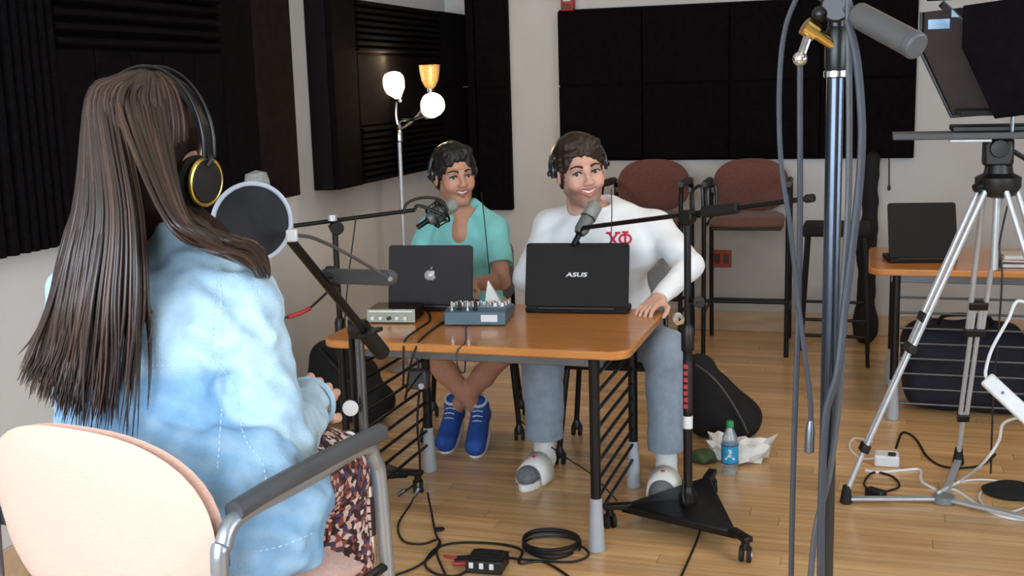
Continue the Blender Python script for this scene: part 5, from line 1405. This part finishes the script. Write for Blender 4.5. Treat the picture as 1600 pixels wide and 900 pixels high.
g.cap(nk+V(0, 0, -0.03), nk+V(0, 0, 0.03), 0.07, 0.064, 0.02)
g.noise(0.010, 26, 51, 7); g.noise(0.013, 52, 55, 7, stretch=(0.6, 0.6, 1)); g.noise(0.009, 95, 57, 6)
g.cap(nk+V(0, 0.02, 0.012), nk+V(0, 0.02, 0.2), 0.055, 0.055, 0.005, 'sub')
g.half((-1.0, 0, 0.832), (-0.12, 0.0, -0.99))
cw, dw = wrR+V(0.004, 0.0, 0), (wrR-elR).normalized(); g.cap(cw+dw*0.04, cw+dw*0.12, 0.068, 0.068, 0, 'sub')
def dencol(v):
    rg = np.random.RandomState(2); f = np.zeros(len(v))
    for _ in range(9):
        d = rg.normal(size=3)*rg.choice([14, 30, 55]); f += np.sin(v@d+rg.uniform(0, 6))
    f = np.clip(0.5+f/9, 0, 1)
    # sleeves and yoke are of a paler wash than the back panels, with some shading painted in too
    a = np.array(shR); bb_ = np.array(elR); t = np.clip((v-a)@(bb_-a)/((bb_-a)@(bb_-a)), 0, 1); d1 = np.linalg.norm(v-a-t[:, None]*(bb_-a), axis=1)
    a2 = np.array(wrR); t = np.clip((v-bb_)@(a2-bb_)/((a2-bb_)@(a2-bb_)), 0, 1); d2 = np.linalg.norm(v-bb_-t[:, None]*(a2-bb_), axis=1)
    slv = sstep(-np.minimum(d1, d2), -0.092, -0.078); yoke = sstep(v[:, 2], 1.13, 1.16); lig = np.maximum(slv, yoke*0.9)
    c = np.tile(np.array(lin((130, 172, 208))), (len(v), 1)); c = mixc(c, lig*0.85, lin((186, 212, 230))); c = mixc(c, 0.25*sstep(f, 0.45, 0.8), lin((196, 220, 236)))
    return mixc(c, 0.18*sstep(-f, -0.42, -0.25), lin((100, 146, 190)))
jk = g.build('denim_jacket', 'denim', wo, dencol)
tj = bvh(jk)
def seam(pts, parent, tree, m_='stitch', r=0.0013, dash=True):
    P = []
    S_ = spline([V(p[0], p[1], 0) for p in pts], 10)
    for p in S_:
        q = on_cloth(tree, p.x, p.y, 0.0008)
        if q is not None and (not P or (q-P[-1]).length < 0.06): P.append(q)
    if len(P) > 3:
        b_ = MB()
        for i in range(0, len(P)-1, 2): b_.tube([P[i], P[i+1]], r, 6, 1)
        b_.build('seam', m_, parent)
for pl in ([(338, 440), (334, 480), (331, 530), (331, 562)], [(232, 571), (270, 571), (331, 564), (352, 582), (366, 602), (373, 640)],
           [(201, 600), (199, 640), (197, 680)], [(346, 640), (343, 690), (340, 735)], [(343, 434), (346, 500), (343, 560)],
           [(372, 645), (385, 690), (410, 725), (418, 770)], [(398, 862), (445, 851), (490, 832)], [(478, 640), (492, 668), (505, 690)]):
    seam(pl, jk, tj)
q = axis(cw+dw*0.005, dw)
MB().torus((0, 0, 0), 0.05, 0.0075, q, 32, 8).build('cuff', 'denim_plain' if 'denim_plain' in MATS else mat('denim_plain', (168, 202, 226), 0.85, var=0.15, vs=40, bump=0.3, bs=400), jk)
# long hair: a core volume and several hundred locks lying on it
H = hw_; S = H.S
g = SDF((-1.62, 1.42, 1.0), (-0.92, 2.0, 1.68), 0.005)
g.ell(H.p(0, -0.022, 0.04), [q*S for q in (0.084, 0.098, 0.087)], H.A, 0.01)
g.ell(H.p(0, -0.05, -0.04), [q*S for q in (0.078, 0.056, 0.1)], H.A, 0.03)
nape = H.p(-0.01, -0.06, -0.12)
g.cap(nape, ay(180, 400, 1.62), 0.06, 0.035, 0.05, flat=((0.3, 1, 0), 0.6));
g.cap(nape, ay(120, 420, 1.66), 0.05, 0.04, 0.04, flat=((0.3, 1, 0), 0.7))
g.cap(H.p(0.05, -0.03, -0.08), ay(325, 372, 1.76), 0.05, 0.03, 0.03); g.cap(ay(325, 372, 1.76), ay(385, 400, 1.87), 0.03, 0.02, 0.03)
g.ell(H.p(0, 0.135, -0.03), [q*S for q in (0.075, 0.075, 0.11)], H.A, 0.01, 'sub')
g.noise(0.008, 60, 61, 6, stretch=(1, 1, 0.2))
mat('hair_core', (40, 26, 22), 0.85, spec=0.2, var=0.3, vs=60, stretch=(1, 1, 0.2))
hair = g.build('hair', 'hair_core', wo)
lk = MB(); rh = random.Random(21)
th = bvh(hair)
for i in range(760):
    al = rh.uniform(-118, 118); a = R(al); s_, c_ = math.sin(a), -math.cos(a)
    jit = rh.uniform(0.98, 1.05)
    def hp(el, rx=0.089, ry=0.106, rz=0.093): 
        e_ = R(el); return H.p(rx*jit*math.cos(e_)*s_, -0.022+ry*jit*math.cos(e_)*c_, 0.04+rz*jit*math.sin(e_))
    pts = [hp(82), hp(58), hp(28, 0.092, 0.11, 0.093)]
    if al < 22+rh.uniform(-8, 8):
        far = al < -48                                               # round the far side of the head
        u = rh.uniform(0, 0.45) if far else (al+48)/70.0            # 0 left outline .. 1 parting at the back
        u = min(1, max(0, u+rh.uniform(-0.05, 0.05)))
        dep = (1.70 if far else 1.63-0.06*u)+rh.uniform(-0.012, 0.012)
        x3 = 108+112*u; x4 = 78+152*u; x5 = 42+182*u+rh.uniform(-16, 16); yend = (585+85*min(1, u*1.7+0.1)+rh.uniform(-40, 18)) if u < 0.72 else (rh.uniform(610, 695) if rh.random() < 0.3 else rh.uniform(470, 570))
        pts += [ay(x3+8*(1-u), 330, dep+0.012), ay(x4, 470, dep-0.012), ay((x4+x5)/2+rh.uniform(-6, 6), (470+yend)/2+10, dep-0.012), ay(x5, yend, dep-0.02+rh.uniform(-0.01, 0.01))]
    else:
        v_ = (al-15)/103.0
        side_ = al > 62                                              # under the ear cup
        pts = (pts[:2]+[hp(30, 0.08, 0.1, 0.09), hp(2, 0.078, 0.096, 0.09), H.p(0.074*s_, -0.02+0.09*c_, -0.05)] if side_ else pts)+[ay(243+92*v_, 318+(44 if side_ else 22)*v_, 1.595+0.13*v_+(0.05 if side_ else 0)), ay(296+84*v_, 378+rh.uniform(-8, 6), 1.645+0.12*v_), ay(372+42*v_, 402+rh.uniform(-14, 10), 1.80+0.05*v_), ay(398+26*v_, 424+rh.uniform(-6, 12), 1.92)]
    need = 0.0                                                       # hair lies on the jacket, not in it
    nb = len(pts)-4
    for j in range(nb, len(pts)):
        for p_ in (pts[j], pts[j].lerp(pts[j-1], 0.5)):
            d_ = (p_-_C); hit = tj.ray_cast(_C, d_.normalized())
            if hit[0] is not None: need = max(need, d_.length-hit[3]+0.014)
    need += rh.uniform(0, 0.014)
    for j in range(nb, len(pts)): pts[j] = pts[j]-(pts[j]-_C).normalized()*need*((0.3 if al > 62 else 0.8) if j == nb else 1.0)
    r0 = rh.uniform(0.004, 0.0085)
    lk.tube(pts, r0, 5, 5, rr=lambda t, r0=r0: r0*(0.75+0.5*t if t < 0.5 else 1.0-0.93*((t-0.5)/0.5)**2), flat=0.55)
lk.build('hair_locks', 'hair_long', hair, sharp=180)
headphones('black headphones with gold rings on the long-haired person', hw_, 'black_plastic', 'gold', 'black_metal', w=0.102, top=0.131, dbl=True, ear_up=-0.024, fwd=-0.012)

# ================================================================ floor things, bags, cables
def blob(label, name, cat, lo, hi, fn, m_, loc, vox=0.006, part='body'):
    t = thing(name, label, cat, loc); g = SDF(lo, hi, vox); fn(g); g.half((0, 0, 0.002), (0, 0, -1)); o = g.build(part, m_, t); return t, o
# bag by the left wall
c = V(-2.42, 4.95, 0)
def f1(g):
    g.ell((c.x-0.03, c.y, 0.17), (0.19, 0.16, 0.19), None, 0.02); g.ell((c.x-0.09, c.y-0.03, 0.32), (0.09, 0.1, 0.08), None, 0.05); g.ell((c.x+0.12, c.y-0.04, 0.1), (0.12, 0.13, 0.11), None, 0.04); g.noise(0.014, 32, 71, 7)
t, o = blob('black slouching bag on the floor by the left wall', 'shoulder_bag', 'bag', (c.x-0.3, c.y-0.3, -0.02), (c.x+0.35, c.y+0.3, 0.46), f1, 'black_cloth', tuple(c))
MB().tube([(c.x-0.1, c.y-0.1, 0.36), (c.x-0.02, c.y-0.18, 0.34), (c.x+0.1, c.y-0.18, 0.22), (c.x+0.17, c.y-0.12, 0.16)], 0.009, 6, 6, flat=2.2).build('strap', 'black_rubber', t)
# backpack behind the right leg of the table
c = V(-0.62, 5.02, 0)
def f2(g):
    g.cap((c.x-0.06, c.y, 0.12), (c.x-0.10, c.y+0.02, 0.30), 0.12, 0.08, 0.03); g.ell((c.x+0.06, c.y-0.02, 0.10), (0.13, 0.12, 0.10), None, 0.05); g.cap((c.x-0.02, c.y, 0.22), (c.x+0.10, c.y, 0.10), 0.07, 0.06, 0.04); g.noise(0.012, 34, 81, 7)
t, o = blob('black backpack with strap leaning behind the mic stand', 'backpack', 'backpack', (c.x-0.27, c.y-0.24, -0.02), (c.x+0.27, c.y+0.22, 0.46), f2, 'black_cloth', tuple(c))
mat('strap_grey', (74, 72, 76), 0.7)
MB().tube([ay(1088, 572, 4.9), ay(1112, 590, 4.86), ay(1135, 618, 4.86), ay(1155, 652, 4.88), ay(1166, 676, 4.9)], 0.007, 6, 6, flat=2.5).build('strap', 'strap_grey', t)
MB().cyl((c.x+0.02, c.y-0.125, 0.12), (c.x+0.08, c.y-0.13, 0.11), 0.012, n=8).build('buckle', 'black_plastic', t)
# water bottle
bp_ = V(-0.525, 4.55, 0); k = Matrix.Translation(bp_)
bo = thing('water_bottle', 'small clear water bottle with cyan label and green cap on the floor', 'bottle', tuple(bp_))
mat('bottle_clear', (220, 230, 235), 0.08, trans=0.8, spec=0.6)
mat('bottle_label', (40, 150, 200), 0.4, var=0.1, vs=30); mat('cap_green', (40, 150, 96), 0.4); mat('label_navy', (34, 60, 110), 0.4)
MB().lathe([(0.001, 0.002), (0.031, 0.0), (0.034, 0.008), (0.032, 0.02), (0.034, 0.03), (0.034, 0.13), (0.030, 0.155), (0.014, 0.19), (0.012, 0.2), (0.001, 0.2)], k, 24).build('bottle_body', 'bottle_clear', bo)
MB().lathe([(0.0348, 0.045), (0.0352, 0.048), (0.0352, 0.122), (0.0348, 0.125)], k, 24).build('label', 'bottle_label', bo)
MB().torus((0, 0, 0.122), 0.0348, 0.0025, k, 24, 6).build('label_band', 'label_navy', bo); MB().torus((0, 0, 0.047), 0.0348, 0.0025, k, 24, 6).build('label_band', 'label_navy', bo)
vs, fs = text_mesh('A', 0.06, 0.0, 0.002)
mb = MB(); dv = math.atan2(-bp_.y, -bp_.x)
for v in vs: mb.v.append(bp_+V(0.0362*math.cos(dv+v.x/0.036), 0.0362*math.sin(dv+v.x/0.036), 0.085+v.y))
mb.f = [list(f) for f in fs]; mb.mi = [0]*len(fs); mb.build('label_letter', 'white_plastic', bo, sharp=180)
MB().lathe([(0.0145, 0.195), (0.0155, 0.198), (0.0155, 0.218), (0.0135, 0.221), (0.001, 0.221)], k, 18).build('cap', 'cap_green', bo)
# crumpled white paper bag behind the bottle
c = V(-0.50, 4.70, 0)
pg = thing('paper_bag', 'crumpled white paper bag lying behind the water bottle', 'bag', tuple(c))
rp_ = random.Random(12); mb = MB().ell((0, 0, 0), 1.0, None, 16, 9)
for i, v in enumerate(mb.v):
    k = 0.8+0.4*rp_.random(); x, y_, z = v.x*k, v.y*k, v.z*k
    z = z*0.055+0.05*abs(x)**2.2*(1 if z > -0.3 else 0)+0.045
    mb.v[i] = V(c.x+x*0.135, c.y+y_*0.075+0.02*rp_.random(), max(0.001, z))
mb.build('bag', 'paper', pg, sharp=8)
# snack wrapper / small dark clutter next to the backpack
c = az(1098, 722, 0.0); mat('wrapper_green', (62, 84, 52), 0.5, var=0.3, vs=40)
sw = thing('snack_wrapper', 'crumpled dark green wrapper on the floor by the mic stand pole', 'wrapper', tuple(c))
g = SDF((c.x-0.1, c.y-0.1, -0.02), (c.x+0.1, c.y+0.1, 0.1), 0.004); g.ell((c.x, c.y, 0.025), (0.06, 0.045, 0.03), None, 0.01); g.noise(0.016, 90, 95, 6); g.half((0, 0, 0.001), (0, 0, -1)); g.build('foil', 'wrapper_green', sw, smooth=0)

# stage box on the floor
c = az(762, 888, 0.0); Wb = Matrix.Translation(c) @ Matrix.Rotation(R(3), 4, 'Z')
sb = thing('stage_box', 'small black junction box with three white buttons on the floor', 'junction box', tuple(c))
MB().box((0, 0, 0.024), (0.125, 0.105, 0.044), Wb).build('case', 'black_plastic', sb, bevel=0.004)
for k in range(3): MB().box((-0.042+0.035*k, -0.0535, 0.030), (0.015, 0.006, 0.02), Wb).build('button', 'white_plastic', sb, bevel=0.002)
mb = MB()
for k in range(4): mb.box((0, -0.028+0.024*k, 0.047), (0.09, 0.008, 0.004), Wb)
mb.build('top_ribs', 'black_rubber', sb, bevel=0.001)
for k in range(3): MB().cyl(Wb @ V(-0.062, -0.025+0.025*k, 0.024), Wb @ V(-0.115, -0.028+0.028*k, 0.018), 0.0085, 0.006, n=10).build('jack_plug', 'black_metal' if k else 'cable_red', sb)
for sx in (-1, 1): MB().box((sx*0.045, 0, 0.001), (0.02, 0.08, 0.002), Wb).build('foot', 'black_rubber', sb)
# coiled cable
c = az(862, 858, 0.0); mb = MB(); P = []
rr_ = random.Random(4)
for k in range(140):
    a = 2*PI*k/20; P.append(V(c.x+(0.098+0.012*math.sin(k*0.31))*math.cos(a), c.y+(0.092+0.010*math.cos(k*0.27))*math.sin(a), 0.006+0.03*abs(math.sin(k*0.023))))
co = thing('coiled_cable', 'black cable coiled in a ring on the floor beside the table leg', 'cable', tuple(c))
mb.tube(P, 0.0042, 7, 2).build('coil', 'cable_black', co)
MB().tube([c+V(0.11, 0.0, 0.02), c+V(0.14, -0.03, 0.006), c+V(0.10, -0.10, 0.006), c+V(-0.05, -0.12, 0.006), c+V(-0.2, -0.11, 0.006)], 0.0042, 7, 6).build('tail', 'cable_black', co)
def fl(x, y, z=0.005): return az(x, y, z)
cable('black cable looped on the floor around the junction box', [fl(895, 905), fl(850, 878), fl(812, 880), fl(815, 860), fl(780, 850), fl(720, 848), fl(683, 856), fl(664, 880), fl(680, 896), fl(712, 900), fl(735, 889)], 0.0045)
cable('black cable dropping from the left stand base to the junction box', [fl(655, 762, 0.07), fl(640, 790), fl(622, 820), fl(630, 845), fl(660, 850), fl(686, 843), fl(682, 862), fl(690, 885), fl(700, 905)], 0.004, ends=[(0, 'dull_chrome', 0.04, 0.008)])
cable('second black cable trailing off the bottom edge of the picture', [fl(668, 770, 0.05), fl(674, 800), fl(681, 835), fl(688, 850), fl(672, 870), fl(650, 886), fl(620, 898), fl(590, 910)], 0.004)
cable('short red cable leading into the junction box', [fl(694, 868), fl(708, 872), fl(722, 871), fl(733, 874, 0.015)], 0.005, 'cable_red')
cable('black cable running from the wheeled base to the bottom edge', [V(-0.61, 3.875, 0.2), V(-0.60, 3.84, 0.12), fl(1098, 800, 0.06), fl(1092, 835), fl(1078, 870), fl(1062, 905)], 0.004)
pk = az(687, 829, 0.0); pk_ = thing('cable_tie', 'tiny dark round cable tie lying on the floor', 'cable tie', tuple(pk))
MB().lathe([(0.001, 0), (0.013, 0), (0.013, 0.008), (0.001, 0.01)], Matrix.Translation(pk), 14).build('disc', 'cable_black', pk_); MB().torus((0, 0, 0.006), 0.016, 0.003, Matrix.Translation(pk), 16, 6).build('loop', 'cable_black', pk_)
# power pack and cables under the left end of the table
pp_ = ay(655, 592, 3.93)
pb_ = thing('power_pack', 'dark grey power pack hung on cables under the table', 'power pack', tuple(pp_))
MB().box(tuple(pp_), (0.075, 0.05, 0.075)).build('case', 'dark_grey_plastic', pb_, bevel=0.008)
MB().cyl(pp_+V(0.02, -0.026, -0.02), pp_+V(0.02, -0.034, -0.02), 0.012, n=12).build('connector', 'silver', pb_)
MB().tube([pp_+V(0, 0, 0.035), pp_+V(-0.01, 0.01, 0.09), pp_+V(-0.02, 0.0, 0.16), V(pp_.x-0.02, 3.83, 0.69)], 0.005, 7, 6).build('hanging_cord', 'cable_black', pb_)
cable('black cable hanging from the power pack to the floor', [pp_+V(0.0, 0, -0.037), ay(652, 660, 3.93), ay(656, 720, 3.95), ay(652, 752, 3.98), V(-1.76, 3.97, 0.01)], 0.005, ends=[(-1, 'dull_chrome', 0.04, 0.009)])
cable('thin black cable draped over the front edge of the tabletop', [az(720, 490, TZ+0.004), az(690, 505, TZ+0.004), az(660, 528, TZ+0.005), V(-1.5, 3.593, 0.70), V(-1.53, 3.60, 0.62), V(-1.58, 3.68, 0.5), V(-1.63, 3.8, 0.48), pp_+V(0.02, -0.03, 0.03)], 0.004)
cable('black cable slanting across the tabletop to the audio interface', [az(668, 484, TZ+0.004), az(672, 500, TZ+0.004), az(652, 515, TZ+0.004), az(634, 530, TZ+0.005), V(-1.545, 3.594, 0.69), V(-1.56, 3.62, 0.6), V(-1.62, 3.75, 0.52)], 0.004)
cable('thin grey cable from the mixer straight down past the table edge', [az(729, 500, TZ+0.004), az(728, 515, TZ+0.004), az(727, 535, TZ+0.004), V(-1.345, 3.594, 0.70), V(-1.345, 3.60, 0.64), V(-1.36, 3.7, 0.6), V(-1.39, 3.8, 0.64)], 0.003, 'cable_grey')
cable('thin black cable between the caster chair and the table leg', [V(-1.36, 4.55, 0.42), ay(806, 640, 4.45), ay(840, 680, 4.38), ay(880, 712, 4.3), ay(925, 742, 4.2), V(-0.90, 4.1, 0.01)], 0.003)
cable('black cable with a red sleeve hanging by the left wall', [ay(512, 456, 3.96), ay(495, 472, 3.9), ay(478, 486, 3.85), ay(455, 495, 3.8), ay(432, 496, 3.75)], 0.005)
rs = thing('cable_sleeve', 'red cable sleeve in front of the left wall', 'cable sleeve', tuple(ay(466, 491, 3.82)))
MB().tube([ay(484, 482, 3.868), ay(470, 489, 3.83), ay(450, 495.5, 3.79)], 0.0085, 10, 5).build('sleeve', 'cable_red', rs)
cable('thin cord hanging from the left boom to the table', [ay(556, 341, 4.06), ay(551, 380, 4.05), ay(546, 420, 4.04), ay(541, 470, 4.02), ay(538, 512, 3.98)], 0.003)

# ================================================================ around the tripod and the far table
laptop('open black laptop on the far table behind the tripod', (0.245, 5.62), R(9), 0.31, 0.2, 0.265, R(20), 'laptop_black', None)
c = V(0.66, 5.60, TZ)
for k, (cl, dx, w_, d_, h_, lb) in enumerate((((60, 58, 66), 0.0, 0.20, 0.16, 0.022, 'dark book at the bottom of the pile on the far table'), ((150, 60, 56), 0.008, 0.18, 0.15, 0.016, 'red book in the middle of the pile on the far table'), ((196, 190, 178), -0.006, 0.17, 0.14, 0.02, 'pale book on top of the pile on the far table'))):
    z = TZ+sum((0.022, 0.016, 0.02)[:k]); b_ = thing('book', lb, 'book', (c.x+dx, c.y, z), group='books on the far table')
    mm_ = mat('book_cover_%d' % k, cl, 0.5, var=0.08)
    Wk = Matrix.Translation((c.x+dx, c.y, z)) @ Matrix.Rotation(R((4, -6, 9)[k]), 4, 'Z')
    cv = MB(); cv.box((0, 0, 0.0015), (w_, d_, 0.003), Wk); cv.box((0, 0, h_-0.0015), (w_, d_, 0.003), Wk); cv.box((-w_/2+0.0015, 0, h_/2), (0.003, d_, h_), Wk); cv.build('cover', 'book_cover_%d' % k, b_)
    MB().box((0.002, 0, h_/2), (w_-0.01, d_-0.008, h_-0.007), Wk).build('pages', 'paper', b_)
cu = V(0.86, 5.56, TZ); cp_ = thing('paper_cup', 'pale paper cup with green band beside the books', 'cup', tuple(cu)); mat('cup_green', (92, 140, 110), 0.5)
MB().lathe([(0.001, 0.001), (0.028, 0.0), (0.038, 0.095), (0.0395, 0.097), (0.036, 0.096), (0.027, 0.01), (0.001, 0.008)], Matrix.Translation(cu), 20).build('cup', 'paper', cp_)
MB().lathe([(0.0322, 0.035), (0.0358, 0.07)], Matrix.Translation(cu), 20).build('band', 'cup_green', cp_)
# bags under the far table
for lb, c, r_, sd_ in (('navy duffel bag under the far table, behind the wire rungs', V(0.45, 5.78, 0), (0.28, 0.2, 0.2), 101), ('black bag pushed under the far table at the right edge', V(0.98, 5.80, 0), (0.17, 0.2, 0.26), 105)):
    def f3(g, c=c, r_=r_, sd_=sd_): g.box((c.x, c.y, r_[2]), r_, None, 0.1, 0.02); g.noise(0.016, 26, sd_, 7)
    mat('bag_navy', (24, 26, 40), 0.85, var=0.2, vs=15, bump=0.3, bs=60)
    t, o = blob(lb, 'duffel_bag', 'bag', tuple(c-V(r_[0]+0.06, r_[1]+0.06, 0.02)), tuple(c+V(r_[0]+0.06, r_[1]+0.06, 2*r_[2]+0.06)), f3, 'bag_navy', tuple(c), 0.009)
    MB().tube([(c.x-0.12, c.y, 2*r_[2]-0.01), (c.x-0.09, c.y-0.04, 2*r_[2]+0.05), (c.x+0.09, c.y-0.04, 2*r_[2]+0.05), (c.x+0.12, c.y, 2*r_[2]-0.01)], 0.01, 8, 5).build('handle', 'black_rubber', t)
# slim gear bag against the back wall
c = ay(1350, 530, 7.12); c.z = 0
t, o = blob('slim black gear bag leaning on the back wall behind the chrome stand', 'gear_bag', 'bag', (c.x-0.12, 6.9, -0.02), (c.x+0.16, 7.27, 1.22), lambda g: (g.cap((c.x, 7.06, 0.06), (c.x+0.02, 7.17, 1.10), 0.055, 0.045, 0.02), g.ell((c.x+0.01, 7.06, 0.12), (0.075, 0.07, 0.12), None, 0.03), g.noise(0.008, 40, 111, 6)), 'black_cloth', (c.x, 7.06, 0), 0.007)
MB().tube([(c.x+0.01, 7.10, 0.3), (c.x-0.045, 7.06, 0.55), (c.x+0.0, 7.11, 0.85)], 0.009, 6, 6, flat=2).build('strap', 'black_rubber', t)
# white power strip and cables around the tripod feet
a, b_ = ay(1548, 598, 4.22), ay(1606, 652, 4.16); X = (b_-a).normalized(); Y_ = V(0.3, -1, 0.1); Y_ = (Y_-X*Y_.dot(X)).normalized(); Z_ = X.cross(Y_)
Wp = Matrix((X, Y_, Z_)).transposed().to_4x4(); Wp.translation = (a+b_)/2
ps = thing('power_strip', 'white power strip with one switch hanging on its cord from the tripod', 'power strip', tuple((a+b_)/2))
MB().box((0, 0, 0), (0.21, 0.03, 0.055), Wp).build('case', 'white_plastic', ps, bevel=0.008)
MB().cyl(Wp @ V(-0.03, 0.015, 0), Wp @ V(-0.03, 0.0165, 0), 0.006, n=16).build('switch', 'grey_plastic', ps)
MB().tube([Wp @ V(-0.1, 0, 0), ay(1540, 580, 4.24), ay(1550, 545, 4.26), ay(1575, 500, 4.28), ay(1592, 470, 4.30), V(0.60, 4.30, 0.75)], 0.006, 8, 6).build('cord', 'cable_white', ps)
cable('white cable sweeping from the power strip to the floor coil', [Wp @ V(0.09, 0.0, -0.02), ay(1570, 660, 4.25), ay(1560, 690, 4.3), ay(1535, 725, 4.35), fl(1500, 752, 0.02), fl(1466, 770, 0.04), fl(1490, 765, 0.006), fl(1530, 790), fl(1570, 808), fl(1625, 815)], 0.0055, 'cable_white')
cable('thin white cable coiled on the floor at the right edge', [fl(1468, 768, 0.045), fl(1490, 756), fl(1520, 750), fl(1560, 752), fl(1595, 768), fl(1610, 785), fl(1580, 800), fl(1545, 795), fl(1530, 775), fl(1550, 758), fl(1580, 760), fl(1600, 775)], 0.004, 'cable_white')
ad_ = az(1385, 728, 0.0); wa = thing('charger', 'white power adapter on the floor inside the tripod legs', 'adapter', tuple(ad_))
MB().box((ad_.x, ad_.y+0.02, 0.025), (0.10, 0.09, 0.05)).build('case', 'white_plastic', wa, bevel=0.01); MB().box((ad_.x+0.02, ad_.y-0.012, 0.056), (0.03, 0.02, 0.012)).build('prong_cover', 'black_plastic', wa, bevel=0.003)
MB().tube([V(ad_.x-0.045, ad_.y, 0.03), fl(1345, 716), fl(1328, 700), fl(1335, 685), fl(1362, 690, 0.03)], 0.005, 8, 6).build('cord', 'cable_white', wa)
cable('short white cable along the floor in front of the adapter', [fl(1352, 735), fl(1375, 738), fl(1410, 735), fl(1437, 734), fl(1440, 752), fl(1462, 765)], 0.006, 'cable_white')
bk = az(1368, 778, 0.0); bl_ = thing('charger', 'black plug adapter lying by the tripod\'s left foot', 'adapter', tuple(bk))
MB().box((0, 0, 0.018), (0.075, 0.04, 0.036), Matrix.Translation(bk) @ Matrix.Rotation(R(-35), 4, 'Z')).build('case', 'black_plastic', bl_, bevel=0.005)
MB().tube([V(bk.x-0.02, bk.y+0.02, 0.02), fl(1350, 755), fl(1365, 738), fl(1395, 745), fl(1405, 760), fl(1385, 768)], 0.0045, 7, 6).build('cord', 'cable_black', bl_)
cable('black cable curving on the floor behind the tripod', [fl(1400, 700), fl(1410, 676), fl(1430, 685), fl(1450, 715), fl(1480, 730), fl(1530, 728), fl(1555, 710)], 0.005)
cable('thin dark cord hanging from the tripod head', [V(0.47, 4.38, 1.15), ay(1562, 380, 4.36), ay(1566, 430, 4.34), ay(1560, 520, 4.33), ay(1552, 620, 4.33), ay(1548, 740, 4.33)], 0.0035)
bb2 = az(1585, 772, 0.0); bg = thing('cable_pouch', 'flat black pouch lying inside the white cable coil', 'pouch', tuple(bb2))
g = SDF(tuple(bb2-V(0.16, 0.14, 0.02)), tuple(bb2+V(0.16, 0.14, 0.08)), 0.005); g.ell((bb2.x, bb2.y, 0.012), (0.12, 0.09, 0.026), None, 0.01); g.noise(0.008, 40, 121, 6); g.half((0, 0, 0.001), (0, 0, -1)); g.build('cloth', 'black_cloth', bg)
